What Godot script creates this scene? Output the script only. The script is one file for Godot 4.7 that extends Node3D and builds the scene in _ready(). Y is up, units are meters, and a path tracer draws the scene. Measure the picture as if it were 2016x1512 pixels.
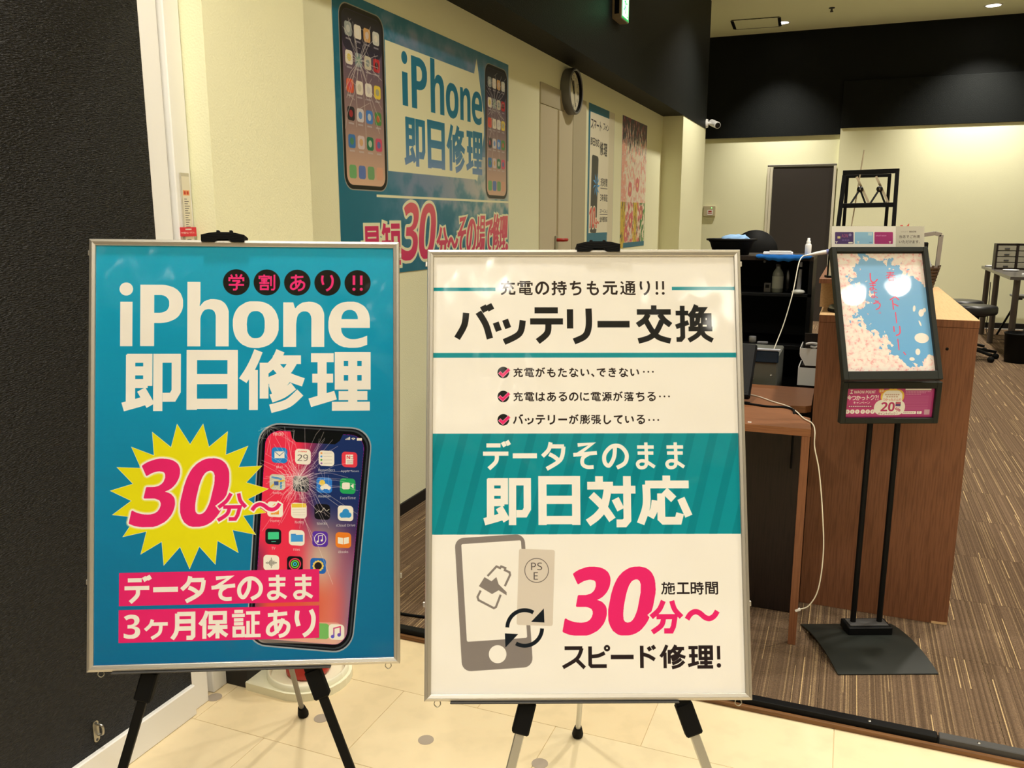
extends Node3D
# A phone repair shop front in a shopping mall: two poster boards on easels before a counter, a banner wall and a deep shop behind.
# World: y up, metres. -z runs along the banner wall into the shop, x runs along the shop's threshold. The floor of the mall is y = 0.

const TINT := Vector3(1.0, 0.89, 0.66)      # linear colour of the warm lamps
const CARPET := 0.03
var M := {}
var rng := RandomNumberGenerator.new()


func _ready() -> void:
	# ------------------------------------------------------------------ camera, sky, large lights, exposure
	var cam := Camera3D.new()
	cam.name = "camera"
	cam.position = Vector3(0, 1.48, 0)
	cam.rotation = Vector3(-deg_to_rad(11.1095), deg_to_rad(21.8718), 0)
	cam.fov = 49.2328
	cam.near = 0.05
	cam.far = 60.0
	add_child(cam)
	cam.current = true
	var env := Environment.new()
	env.background_mode = Environment.BG_COLOR
	env.background_color = Color(0.02, 0.018, 0.014)
	env.tonemap_mode = Environment.TONE_MAPPER_LINEAR
	env.tonemap_exposure = 1.0
	env.sdfgi_enabled = true
	env.ssao_enabled = true
	env.ssil_enabled = true
	var we := WorldEnvironment.new()
	we.name = "world_environment"
	we.environment = env
	add_child(we)
	rng.seed = 7
	# mall corridor: rows of square ceiling panels (place, size, energy at one metre)
	CORRIDOR = [[Vector3(-0.35, 2.98, 0.0), Vector2(0.9, 0.3), 2.3], [Vector3(2.2, 2.98, 0.9), Vector2(1.2, 0.3), 1.5]]
	# mall downlights (place, energy at one metre)
	CORRIDOR_SPOT = [[Vector3(0.32, 3.0, 1.07), 6.0], [Vector3(-0.91, 3.0, 2.73), 4.2], [Vector3(1.09, 3.0, 3.0), 4.2], [Vector3(2.03, 3.0, -1.57), 1.7], [Vector3(2.23, 3.0, -1.76), 1.7], [Vector3(-1.3, 3.0, -1.3), 2.2], [Vector3(0.5, 3.0, -1.9), 0.8]]
	# shop: round downlights in the high ceiling (x, z, energy at one metre, cone)
	SHOP = [[-1.08, -12.3, 9.0, 46.0], [1.38, -12.3, 11.5, 52.0], [-1.0, -9.6, 7.0, 62.0], [1.4, -9.6, 10.5, 62.0], [-0.5, -6.4, 5.0, 62.0], [1.7, -6.2, 9.0, 62.0], [-0.55, -3.2, 3.6, 60.0], [0.75, -3.7, 6.0, 60.0], [2.5, -3.6, 7.0, 62.0]]
	materials()
	shell()
	wall_things()
	shop_front()
	boards()
	pop_stand()
	counter_and_desk()
	back_shelf()
	far_end()


var CORRIDOR := []
var CORRIDOR_SPOT := []
var SHOP := []


# ====================================================================== small helpers
func dc(r: float, g: float, b: float, k := 0.95) -> Color:
	# base colour of a thing that looks (r, g, b) of 255 under the warm lamps
	var c := Color(r / 255.0, g / 255.0, b / 255.0).srgb_to_linear()
	return Color(minf(c.r / (TINT.x * k), 0.93), minf(c.g / (TINT.y * k), 0.93), minf(c.b / (TINT.z * k), 0.93)).linear_to_srgb()


func mat(color: Color, rough := 0.6, metal := 0.0, spec := 0.5) -> StandardMaterial3D:
	var m := StandardMaterial3D.new()
	m.albedo_color = color
	m.roughness = rough
	m.metallic = metal
	m.metallic_specular = spec
	return m


func lamp_mat(color: Color, energy: float) -> StandardMaterial3D:
	var m := mat(Color(0.8, 0.8, 0.8), 0.5)
	m.emission_enabled = true
	m.emission = color
	m.emission_energy_multiplier = energy
	return m


func noise_tex(freq: float, sd: int, ramp: Array = [], octaves := 3, size := 256, normal := 0.0) -> NoiseTexture2D:
	var n := FastNoiseLite.new()
	n.noise_type = FastNoiseLite.TYPE_SIMPLEX_SMOOTH
	n.frequency = freq
	n.seed = sd
	n.fractal_octaves = octaves
	var t := NoiseTexture2D.new()
	t.width = size
	t.height = size
	t.seamless = true
	t.noise = n
	if ramp.size():
		var g := Gradient.new()
		var offs := PackedFloat32Array()
		var cols := PackedColorArray()
		for r in ramp:
			offs.append(r[0])
			cols.append(r[1])
		g.offsets = offs
		g.colors = cols
		t.color_ramp = g
	if normal > 0.0:
		t.as_normal_map = true
		t.bump_strength = normal
	return t


func tri(m: StandardMaterial3D, s: Vector3, world := true) -> StandardMaterial3D:
	m.uv1_triplanar = true
	m.uv1_world_triplanar = world
	m.uv1_scale = s
	m.uv1_triplanar_sharpness = 8.0
	return m


func wood(a: Color, b: Color, rough: float, sd: int, s: Vector3) -> StandardMaterial3D:
	var m := mat(Color.WHITE, rough, 0.0, 0.4)
	m.albedo_texture = noise_tex(0.03, sd, [[0.15, b], [0.42, a.lerp(b, 0.45)], [0.58, a], [0.9, a.lerp(b, 0.25)]], 4)
	return tri(m, s)


func label(o: Node3D, text: String, category := "", group := "", kind := "") -> Node3D:
	o.set_meta("label", text)
	if category:
		o.set_meta("category", category)
	if group:
		o.set_meta("group", group)
	if kind:
		o.set_meta("kind", kind)
	return o


func thing(called: String, text: String, category: String, at := Transform3D(), group := "") -> Node3D:
	var o := Node3D.new()
	o.name = numbered(called)
	add_child(o)
	o.transform = at
	return label(o, text, category, group)


var taken := {}
func numbered(called: String) -> String:
	if not taken.has(called):
		taken[called] = 0
		return called
	taken[called] += 1
	return "%s_%03d" % [called, taken[called]]


func at(x: float, y: float, z: float, yaw := 0.0) -> Transform3D:
	return Transform3D(Basis(Vector3.UP, deg_to_rad(yaw)), Vector3(x, y, z))


class Shape:
	# collects faces (given counter-clockwise as seen from outside) into one mesh
	var st := SurfaceTool.new()
	var xf := Transform3D()
	var base := Transform3D()   # world -> node, where shapes are given in world coordinates
	func _init() -> void:
		st.begin(Mesh.PRIMITIVE_TRIANGLES)
		st.set_smooth_group(-1)
	func v(p: Vector3, uv := Vector2.ZERO) -> void:
		st.set_uv(uv)
		st.add_vertex(base * (xf * p))
	func tri3(a: Vector3, b: Vector3, c: Vector3, ua := Vector2.ZERO, ub := Vector2.ZERO, uc := Vector2.ZERO) -> void:
		v(a, ua)
		v(c, uc)
		v(b, ub)
	func quad(a: Vector3, b: Vector3, c: Vector3, d: Vector3) -> Shape:
		# a lower left, b lower right, c upper right, d upper left
		tri3(a, b, c, Vector2(0, 1), Vector2(1, 1), Vector2(1, 0))
		tri3(a, c, d, Vector2(0, 1), Vector2(1, 0), Vector2(0, 0))
		return self
	func box(c: Vector3, s: Vector3, ch := 0.0) -> Shape:
		# a box with its edges cut by ch
		var h := s * 0.5
		var e := minf(ch, minf(h.x, minf(h.y, h.z)) * 0.9)
		if e <= 0.0:
			for k in 3:
				for sg in [-1.0, 1.0]:
					var n := Vector3.ZERO
					n[k] = sg
					var u := Vector3.ZERO
					u[(k + 1) % 3] = 1.0
					var w := n.cross(u)
					quad(c + (n - u - w) * h, c + (n + u - w) * h, c + (n + u + w) * h, c + (n - u + w) * h)
			return self
		var i := h - Vector3(e, e, e)
		for k in 3:
			for sg in [-1.0, 1.0]:
				var n := Vector3.ZERO
				n[k] = sg
				var u := Vector3.ZERO
				u[(k + 1) % 3] = 1.0
				var w := n.cross(u)
				var o := c + n * h
				quad(o - u * i - w * i, o + u * i - w * i, o + u * i + w * i, o - u * i + w * i)
		for k in 3:
			var a := (k + 1) % 3
			var b := (k + 2) % 3
			for sa in [-1.0, 1.0]:
				for sb in [-1.0, 1.0]:
					var na := Vector3.ZERO
					na[a] = sa
					var nb := Vector3.ZERO
					nb[b] = sb
					var t := Vector3.ZERO
					t[k] = i[k]
					var p := c + na * h + nb * i
					var q := c + na * i + nb * h
					_edge(p, q, t, na + nb)
		for sx in [-1.0, 1.0]:
			for sy in [-1.0, 1.0]:
				for sz in [-1.0, 1.0]:
					var sg := Vector3(sx, sy, sz)
					var p := c + Vector3(h.x, i.y, i.z) * sg
					var q := c + Vector3(i.x, h.y, i.z) * sg
					var r := c + Vector3(i.x, i.y, h.z) * sg
					if (q - p).cross(r - p).dot(sg) > 0.0:
						tri3(p, q, r)
					else:
						tri3(p, r, q)
		return self
	func _edge(p: Vector3, q: Vector3, t: Vector3, out: Vector3) -> void:
		var a := p - t
		var b := p + t
		var c := q + t
		var d := q - t
		if (b - a).cross(c - a).dot(out) > 0.0:
			quad(a, b, c, d)
		else:
			quad(d, c, b, a)
	func span(a: Vector3, b: Vector3, ch := 0.0) -> Shape:
		# the box between two corners
		return box((a + b) * 0.5, (b - a).abs(), ch)
	func bar(a: Vector3, b: Vector3, w: float, d: float, side := Vector3.RIGHT, ch := 0.0) -> Shape:
		# a rectangular bar from a to b; w across along side, d the other way
		var y := (b - a).normalized()
		var x := (side - y * side.dot(y)).normalized()
		var z := x.cross(y)
		var keep := xf
		xf = xf * Transform3D(Basis(x, y, z), (a + b) * 0.5)
		box(Vector3.ZERO, Vector3(w, a.distance_to(b), d), ch)
		xf = keep
		return self
	func tube(pts: Array, r, seg := 10, caps := true) -> Shape:
		# a round tube along points; r a number or one per point
		var n := pts.size()
		var rings := []
		var x := Vector3.ZERO
		for i in n:
			var t: Vector3 = (pts[mini(i + 1, n - 1)] - pts[maxi(i - 1, 0)]).normalized()
			if i == 0:
				x = t.cross(Vector3.UP if absf(t.y) < 0.9 else Vector3.RIGHT).normalized()
			x = (x - t * x.dot(t)).normalized()
			var y := t.cross(x)
			var ring := []
			var rr: float = r[i] if r is Array else r
			for k in seg:
				var a := TAU * k / seg
				ring.append(pts[i] + (x * cos(a) + y * sin(a)) * rr)
			rings.append(ring)
		st.set_smooth_group(1)
		for i in n - 1:
			for k in seg:
				var k2 := (k + 1) % seg
				quad(rings[i][k], rings[i][k2], rings[i + 1][k2], rings[i + 1][k])
		st.set_smooth_group(-1)
		if caps:
			for k in seg:
				var k2 := (k + 1) % seg
				tri3(pts[0], rings[0][k2], rings[0][k])
				tri3(pts[n - 1], rings[n - 1][k], rings[n - 1][k2])
		return self
	func lathe(prof: Array, seg := 24, c := Vector3.ZERO) -> Shape:
		# profile of Vector2(radius, height) from bottom to top, outside on the right; a sharp corner is a repeated point
		var g := 1
		for i in prof.size() - 1:
			var a: Vector2 = prof[i]
			var b: Vector2 = prof[i + 1]
			if a.is_equal_approx(b):
				g += 1
				continue
			st.set_smooth_group(g)
			for k in seg:
				var p := TAU * k / seg
				var q := TAU * (k + 1) / seg
				var d1 := Vector3(cos(p), 0, -sin(p))
				var d2 := Vector3(cos(q), 0, -sin(q))
				var up := Vector3.UP
				var A := c + d1 * a.x + up * a.y
				var B := c + d2 * a.x + up * a.y
				var C := c + d2 * b.x + up * b.y
				var D := c + d1 * b.x + up * b.y
				if a.x < 1e-5:
					tri3(A, C, D)
				elif b.x < 1e-5:
					tri3(A, B, C)
				else:
					quad(A, B, C, D)
		st.set_smooth_group(-1)
		return self
	func prism(poly: PackedVector2Array, depth: float) -> Shape:
		# a polygon in the xy plane pushed out from z = 0 to z = depth
		var p := poly
		if Geometry2D.is_polygon_clockwise(p):
			p = p.duplicate()
			p.reverse()
		var t := Geometry2D.triangulate_polygon(p)
		for i in range(0, t.size(), 3):
			var a := p[t[i]]
			var b := p[t[i + 1]]
			var c := p[t[i + 2]]
			if (b - a).cross(c - a) < 0.0:
				var k := b
				b = c
				c = k
			tri3(Vector3(a.x, a.y, depth), Vector3(b.x, b.y, depth), Vector3(c.x, c.y, depth))
			tri3(Vector3(a.x, a.y, 0), Vector3(c.x, c.y, 0), Vector3(b.x, b.y, 0))
		for i in p.size():
			var a := p[i]
			var b := p[(i + 1) % p.size()]
			quad(Vector3(a.x, a.y, 0), Vector3(b.x, b.y, 0), Vector3(b.x, b.y, depth), Vector3(a.x, a.y, depth))
		return self
	func mesh() -> ArrayMesh:
		st.generate_normals()
		st.index()
		return st.commit()


func shape() -> Shape:
	return Shape.new()


func inside(o: Node3D) -> Shape:
	# a shape given in world coordinates for a part of o
	var s := Shape.new()
	s.base = o.transform.affine_inverse()
	return s


func put(called: String, s, m: Material, parent: Node3D = null) -> MeshInstance3D:
	var o := MeshInstance3D.new()
	o.mesh = s.mesh() if s is Shape else s
	o.material_override = m
	if parent == null:
		o.name = numbered(called)
		add_child(o)
	else:
		o.name = called
		parent.add_child(o, true)
	return o


func structure(called: String, s, m: Material, text: String) -> MeshInstance3D:
	var o := put(called, s, m)
	label(o, text, called.get_slice("_", 0), "", "structure")
	return o


func curve(pts: Array, n := 8) -> Array:
	# a smooth line through points
	var c := Curve3D.new()
	for i in pts.size():
		var t: Vector3 = (pts[mini(i + 1, pts.size() - 1)] - pts[maxi(i - 1, 0)]) / 6.0
		c.add_point(pts[i], -t, t)
	var out := []
	for i in pts.size() - 1:
		for k in n:
			out.append(c.sample(i, float(k) / n))
	out.append(pts[pts.size() - 1])
	return out


func rounded(w: float, h: float, r: float, seg := 5) -> PackedVector2Array:
	var p := PackedVector2Array()
	for q in 4:
		var c := Vector2((w / 2 - r) * (1 if q in [0, 3] else -1), (h / 2 - r) * (1 if q < 2 else -1))
		for k in seg + 1:
			var a := PI / 2 * (q + float(k) / seg)
			p.append(c + Vector2(cos(a), sin(a)) * r)
	return p


func dup(o: Node3D, text := "") -> Node3D:
	var r: Node3D = o.duplicate()
	var stem := String(o.name)
	if stem.length() > 4 and stem[stem.length() - 4] == "_" and stem.right(3).is_valid_int():
		stem = stem.left(stem.length() - 4)
	r.name = numbered(stem)
	add_child(r)
	if text:
		r.set_meta("label", text)
	return r


# ====================================================================== materials
func materials() -> void:
	M.white_wall = mat(dc(249, 229, 172), 0.75, 0.0, 0.3)
	M.white_wall.normal_enabled = true
	M.white_wall.normal_texture = noise_tex(0.09, 3, [], 3, 256, 3.0)
	M.white_wall.normal_scale = 0.25
	tri(M.white_wall, Vector3(5, 5, 5))
	M.trim = mat(dc(250, 238, 205), 0.4)
	M.ceiling = mat(dc(255, 232, 172), 0.9, 0.0, 0.2)
	M.mall_wall = mat(dc(84, 72, 56), 0.7)
	M.black_wall = mat(dc(20, 21, 17), 0.55, 0.0, 0.25)
	M.black_wall.normal_enabled = true
	M.black_wall.normal_texture = noise_tex(0.12, 14, [], 3, 256, 4.0)
	M.black_wall.normal_scale = 0.3
	tri(M.black_wall, Vector3(3, 3, 3))
	# woven dark wallpaper: coarse horizontal threads that catch the light
	M.weave = mat(dc(32, 28, 24), 0.45, 0.0, 0.4)
	M.weave.albedo_texture = noise_tex(0.06, 5, [[0.25, Color(0.3, 0.3, 0.3)], [0.5, Color(0.55, 0.55, 0.55)], [0.66, Color(0.8, 0.8, 0.8)], [0.78, Color(1, 1, 1)]], 4, 512)
	M.weave.heightmap_enabled = true
	M.weave.heightmap_texture = noise_tex(0.06, 5, [[0.2, Color.BLACK], [0.8, Color.WHITE]], 4, 512)
	M.weave.heightmap_scale = 0.7
	tri(M.weave, Vector3(2.2, 9.0, 2.2))
	M.skirt = mat(dc(30, 26, 22), 0.5, 0.0, 0.4)
	M.black = mat(dc(9, 9, 8), 0.55, 0.0, 0.3)
	M.black_gloss = mat(dc(8, 8, 8), 0.25)
	M.rubber = mat(dc(9, 9, 8), 0.75, 0.0, 0.3)
	M.stand = mat(dc(30, 32, 24), 0.5, 0.0, 0.4)
	M.alu = mat(Color(0.8, 0.79, 0.77), 0.42, 0.9)
	M.steel = mat(Color(0.7, 0.69, 0.66), 0.3, 1.0)
	M.grey_metal = mat(Color(0.55, 0.54, 0.52), 0.45, 0.8)
	M.silver_leg = mat(Color(0.8, 0.8, 0.78), 0.4, 0.85)
	M.red = mat(dc(176, 36, 22), 0.35)
	M.cream = mat(dc(240, 226, 178), 0.5)
	M.paper = mat(dc(246, 236, 204), 0.7, 0.0, 0.3)
	M.grey = mat(dc(122, 116, 104), 0.6)
	M.dark_grey = mat(dc(62, 58, 50), 0.6)
	M.blue_cloth = mat(dc(36, 96, 150), 0.85, 0.0, 0.2)
	M.pale_cloth = mat(dc(150, 180, 196), 0.85, 0.0, 0.2)
	M.white = mat(dc(250, 240, 212), 0.4)
	M.cable = mat(dc(238, 222, 180), 0.5)
	M.tray = mat(dc(250, 238, 200, 0.7), 0.45)
	M.counter = wood(dc(130, 81, 48), dc(110, 67, 39), 0.5, 21, Vector3(16, 0.7, 16))
	M.counter_top = wood(dc(212, 168, 108), dc(202, 156, 98), 0.42, 23, Vector3(14, 14, 0.8))
	M.desk = wood(dc(138, 86, 48), dc(120, 73, 40), 0.4, 25, Vector3(0.8, 16, 16))
	M.desk_leg = wood(dc(132, 82, 48), dc(116, 70, 40), 0.45, 26, Vector3(16, 0.7, 16))
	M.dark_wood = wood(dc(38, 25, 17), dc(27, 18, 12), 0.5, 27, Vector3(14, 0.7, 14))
	M.brown_trim = wood(dc(122, 80, 40), dc(92, 58, 27), 0.5, 29, Vector3(0.4, 8, 8))
	M.clear = mat(Color(0.85, 0.88, 0.86, 0.22), 0.08)
	M.clear.transparency = BaseMaterial3D.TRANSPARENCY_ALPHA
	# mall floor: pale stone-look tiles, three tones
	M.tiles = []
	for k in 3:
		var t := mat(Color.WHITE, 0.32, 0.0, 0.45)
		var a: Color = [dc(231, 203, 147), dc(230, 201, 144), dc(232, 206, 151)][k]
		t.albedo_texture = noise_tex(0.018, 40 + k, [[0.2, a.darkened(0.025)], [0.5, a], [0.8, a.lightened(0.02)]], 4)
		M.tiles.append(tri(t, Vector3(1.7, 1.7, 1.7)))
	M.joint = mat(dc(220, 190, 136), 0.8)
	M.dot = mat(dc(166, 146, 116), 0.5)
	M.basket = mat(dc(74, 52, 32), 0.8)
	M.handle = mat(dc(140, 128, 106), 0.6)
	M.tan_metal = mat(dc(196, 172, 126), 0.5)
	M.pale_metal = mat(dc(222, 206, 164), 0.45)
	M.table = mat(dc(86, 78, 66), 0.25)
	M.leg_steel = mat(dc(88, 76, 64), 0.4, 0.5)
	M.drawer = mat(dc(150, 138, 108), 0.3)
	M.seat = mat(dc(28, 26, 24), 0.38)
	# carpet tiles: fine brown pile with long pale threads, four patterns
	M.carpet = []
	for k in 4:
		var c := mat(Color.WHITE, 0.95, 0.0, 0.1)
		c.albedo_texture = carpet_image(100 + k)
		c.normal_enabled = true
		c.normal_texture = noise_tex(0.25, 60, [], 2, 256, 6.0)
		c.normal_scale = 0.5
		M.carpet.append(c)


func carpet_image(sd: int) -> ImageTexture:
	var r := RandomNumberGenerator.new()
	r.seed = sd
	var n := 320
	var im := Image.create(n, n, false, Image.FORMAT_RGB8)
	var base := dc(134, 106, 74)
	var dark := dc(82, 63, 43)
	var pale := dc(218, 180, 116)
	var mid := dc(156, 126, 84)
	var x := 0
	while x < n:
		var w := r.randi_range(1, 3)
		var f := r.randf()
		var c: Color = base.lerp(dark, r.randf_range(0.0, 0.8)) if f < 0.9 else mid
		for k in w:
			if x + k < n:
				for y in n:
					im.set_pixel(x + k, y, c.lerp(dark, r.randf() * 0.5))
		x += w
	for s in 10:
		var px := r.randi_range(0, n - 3)
		var y0 := r.randi_range(-n / 2, n)
		var len := r.randi_range(n / 3, n)
		var w := 1 if r.randf() < 0.55 else 2
		for y in range(maxi(y0, 0), mini(y0 + len, n)):
			for k in w:
				im.set_pixel(px + k, y, pale.lerp(mid, r.randf() * 0.6))
	return ImageTexture.create_from_image(im)


# ====================================================================== the setting
func shell() -> void:
	# mall floor: slab, then tiles laid in running bond, joints recessed between them
	var slab := structure("floor_1", shape().span(Vector3(-2.2, -0.2, -2.462), Vector3(4.5, -0.003, 4.2)), M.joint, "pale cream mall floor of stone-look tiles in front of the shop")
	var tile := shape().box(Vector3(0, -0.006, 0), Vector3(0.511, 0.012, 0.3688), 0.0008).mesh()
	for row in range(-1, 7):
		for col in range(-4, 9):
			var x := -0.9675 + 0.5125 * col + (0.256 if posmod(row, 2) == 0 else 0.0) + 0.25
			var z := -2.137 + 0.185 + 0.37 * row - 0.0
			if x < -2.1:
				continue
			var front := z - 0.185
			var t := put("tile", tile, M.tiles[rng.randi() % 3], slab)
			t.position = Vector3(x, 0, z)
			if front < -2.46:
				t.position.z = (-2.46 + z + 0.1835) / 2.0
				t.scale.z = (z + 0.1835 + 2.46) / 0.367
	for k in 8:
		var dp := Vector3(-1.767 + 0.355 * k, 0.0, -1.882 - 0.0245 * k)
		if k > 0:
			dp = Vector3(-1.388 + 0.343 * (k - 1), 0.0, -1.912 - 0.022 * (k - 1))
		put("floor_dot", shape().lathe([Vector2(0.023, 0.0), Vector2(0.023, 0.0008), Vector2(0.023, 0.0008), Vector2(0, 0.0008)], 20, dp), M.dot, slab)
	# shop floor with carpet tiles
	var carpet := structure("floor_2", shape().span(Vector3(-3.4, -0.2, -13.1), Vector3(4.2, CARPET - 0.006, -2.462)), M.dark_grey, "brown striped carpet tile floor of the shop, a low step above the mall")
	var mesh := carpet_mesh()
	for i in range(-4, 9):
		for j in 21:
			var c := put("carpet_tile", mesh, M.carpet[rng.randi() % 4], carpet)
			c.position = Vector3(i * 0.5 + 0.25, CARPET - 0.006, -2.462 - 0.25 - 0.5 * j)
	# threshold: black edging with screws over a brown nosing
	var edging := structure("trim_1", shape().span(Vector3(-2.0, 0.012, -2.475), Vector3(0.325, CARPET + 0.004, -2.444), 0.002), M.black, "black edging strip along the front of the carpet")
	for x in [-1.2, -0.45, 0.146]:
		put("screw", shape().lathe([Vector2(0.005, 0), Vector2(0.004, 0.0015), Vector2(0, 0.002)], 10, Vector3(x, CARPET + 0.004, -2.457)), M.steel, edging)
	var edging2 := structure("trim_2", shape().span(Vector3(0.329, 0.012, -2.475), Vector3(4.2, CARPET + 0.004, -2.444), 0.002), M.dark_grey, "worn grey edging strip at the right end of the carpet front")
	put("screw", shape().lathe([Vector2(0.005, 0), Vector2(0.004, 0.0015), Vector2(0, 0.002)], 10, Vector3(0.43, CARPET + 0.004, -2.457)), M.steel, edging2)
	structure("trim_3", shape().span(Vector3(-2.0, 0.0, -2.443), Vector3(4.2, 0.016, -2.430), 0.002), M.brown_trim, "brown wooden nosing below the black edging strip")
	# left: dark wallpapered wall with a white baseboard
	structure("wall_left", shape().span(Vector3(-2.1, -0.1, -1.79), Vector3(-1.765, 3.1, 4.2)), M.weave, "dark woven wallpaper wall on the left beside the blue poster board")
	structure("baseboard_left", shape().span(Vector3(-1.79, 0.0, -1.79), Vector3(-1.752, 0.098, 4.2), 0.003), M.trim, "white baseboard under the dark wallpaper wall")
	var jamb := structure("trim_4", shape().span(Vector3(-1.95, 0.0, -1.862), Vector3(-1.77, 3.1, -1.7905), 0.003), M.trim, "white shutter frame at the end of the dark wall")
	put("groove", shape().span(Vector3(-1.95, 0.0, -1.9), Vector3(-1.808, 3.1, -1.862)), M.trim, jamb)
	put("edge_strip", shape().span(Vector3(-1.95, 0.0, -1.962), Vector3(-1.785, 3.1, -1.9), 0.003), M.trim, jamb)
	put("bumper", shape().lathe([Vector2(0.006, -0.002), Vector2(0.006, 0.002), Vector2(0, 0.003)], 12), M.trim, jamb).transform = Transform3D(Basis(Vector3.FORWARD, -PI / 2), Vector3(-1.806, 1.98, -1.886))
	structure("wall_front", shape().span(Vector3(-2.1, -0.1, -2.44), Vector3(-1.71, 4.2, -1.967)), M.white_wall, "cream wall pier at the shop corner, left of the banner")
	structure("baseboard_front", shape().span(Vector3(-1.79, 0.0, -2.445), Vector3(-1.704, 0.10, -1.962), 0.002), M.skirt, "dark skirting around the foot of the cream pier")
	structure("wall_banner", shape().span(Vector3(-2.25, -0.1, -9.5), Vector3(-2.0, 4.2, -2.3)), M.white_wall, "long cream wall carrying the banner and the posters")
	structure("baseboard_banner", shape().span(Vector3(-2.02, CARPET, -9.35), Vector3(-1.992, CARPET + 0.06, -2.44), 0.002), M.skirt, "dark skirting along the banner wall")
	structure("wall_step", shape().span(Vector3(-2.25, -0.1, -10.82), Vector3(-1.78, 4.2, -9.36)), M.white_wall, "brightly lit cream wall pier at the far end of the banner wall")
	structure("trim_beam", shape().span(Vector3(-2.05, 2.57, -10.825), Vector3(-1.775, 4.1, -2.445)), M.black_wall, "deep black bulkhead above the banner wall")
	# far end
	structure("wall_back", shape().span(Vector3(-3.4, -0.1, -13.1), Vector3(4.2, 2.64, -12.93)), M.white_wall, "cream back wall of the shop behind the dark panel")
	structure("wall_back_right", shape().span(Vector3(-0.272, -0.1, -12.95), Vector3(4.2, 2.715, -12.86)), M.white_wall, "bright cream wall at the back right of the shop")
	structure("wall_back_top", shape().span(Vector3(-3.4, 2.64, -13.1), Vector3(4.2, 4.2, -12.9)), M.black_wall, "black upper wall under the ceiling at the back")
	structure("trim_5", shape().span(Vector3(-0.27, 2.715, -12.92), Vector3(4.2, 3.33, -12.84), 0.004), M.black_wall, "lower black band above the bright back wall")
	structure("baseboard_back", shape().span(Vector3(-0.272, CARPET + 0.012, -12.87), Vector3(4.2, 0.115, -12.845), 0.003), M.skirt, "dark skirting along the bright back wall")
	structure("baseboard_back_foot", shape().span(Vector3(-0.272, CARPET, -12.87), Vector3(4.2, CARPET + 0.012, -12.835)), M.trim, "thin pale strip below the dark skirting of the back wall")
	structure("wall_alcove", shape().span(Vector3(-3.6, -0.1, -13.1), Vector3(-3.4, 4.2, -10.7)), M.white_wall, "cream wall of the alcove behind the pier")
	structure("wall_alcove_side", shape().span(Vector3(-3.6, -0.1, -10.82), Vector3(-2.2, 4.2, -10.72)), M.white_wall, "cream partition closing the alcove")
	structure("wall_right", shape().span(Vector3(4.2, -0.1, -13.1), Vector3(4.4, 4.2, -2.3)), M.white_wall, "cream right wall of the shop, outside the picture")
	structure("ceiling_1", shape().span(Vector3(-3.6, 4.04, -13.1), Vector3(4.4, 4.24, -2.3)), M.ceiling, "beige ceiling of the shop")
	structure("wall_header", shape().span(Vector3(-2.1, 3.0, -2.46), Vector3(4.4, 4.2, -2.36)), M.black_wall, "black header above the open shop front")
	# the mall corridor behind the camera
	structure("ceiling_2", shape().span(Vector3(-2.1, 3.0, -2.46), Vector3(4.6, 3.2, 4.4)), M.ceiling, "beige ceiling of the mall corridor")
	structure("wall_mall_back", shape().span(Vector3(-2.1, -0.1, 4.2), Vector3(4.6, 3.2, 4.4)), M.mall_wall, "dim brown wall across the corridor behind the camera")
	structure("wall_mall_right", shape().span(Vector3(4.4, -0.1, -2.46), Vector3(4.6, 3.2, 4.4)), M.mall_wall, "dim brown wall closing the corridor on the right")
	var panel := lamp_mat(Color(1, 0.965, 0.9), 3.0)
	for k in CORRIDOR.size():
		var p: Vector3 = CORRIDOR[k][0]
		var s: Vector2 = CORRIDOR[k][1]
		var l := thing("ceiling_panel_light", ["light panel in the mall ceiling just above the camera", "long light panel in the mall ceiling far to the right"][k], "light", at(p.x, 2.985, p.z), "mall ceiling panels")
		put("frame", shape().box(Vector3(0, 0.004, 0), Vector3(s.x + 0.05, 0.022, s.y + 0.05), 0.003), M.trim, l)
		put("diffuser", shape().box(Vector3(0, -0.006, 0), Vector3(s.x, 0.008, s.y)), panel, l)
		var a := AreaLight3D.new()
		a.name = "panel_glow"
		a.area_size = s
		a.light_energy = CORRIDOR[k][2]
		light_up(a)
		a.position = Vector3(0, -0.014, 0)
		a.rotation.x = -PI / 2
		l.add_child(a)
	for k in CORRIDOR_SPOT.size():
		var p: Vector3 = CORRIDOR_SPOT[k][0]
		downlight(["mall downlight behind the camera, facing the white board", "mall downlight far behind the camera on the left", "mall downlight far behind the camera on the right", "left one of the twin mall downlights reflected in the blossom poster", "right one of the twin mall downlights reflected in the blossom poster", "mall downlight in front of the dark wallpaper wall", "mall downlight above the carpet edge by the white board"][k], Vector3(p.x, 3.0, p.z), CORRIDOR_SPOT[k][1], 64.0)
	var says := ["left one of the two glowing downlights near the black back wall", "right one of the two glowing downlights near the black back wall", "ceiling downlight beside the black bulkhead in the middle of the shop", "ceiling downlight right of the ceiling hatch", "ceiling downlight above the clock", "ceiling downlight on the right in the middle of the shop", "ceiling downlight above the banner", "ceiling downlight above the counter", "ceiling downlight above the carpet on the right"]
	for k in SHOP.size():
		downlight(says[k], Vector3(SHOP[k][0], 4.04, SHOP[k][1]), SHOP[k][2], SHOP[k][3])


func light_up(l: Light3D) -> void:
	l.light_color = Color(1, 0.968, 0.906)
	l.shadow_enabled = true
	if l is OmniLight3D:
		l.omni_range = 30.0
	if l is SpotLight3D:
		l.spot_range = 30.0


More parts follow.
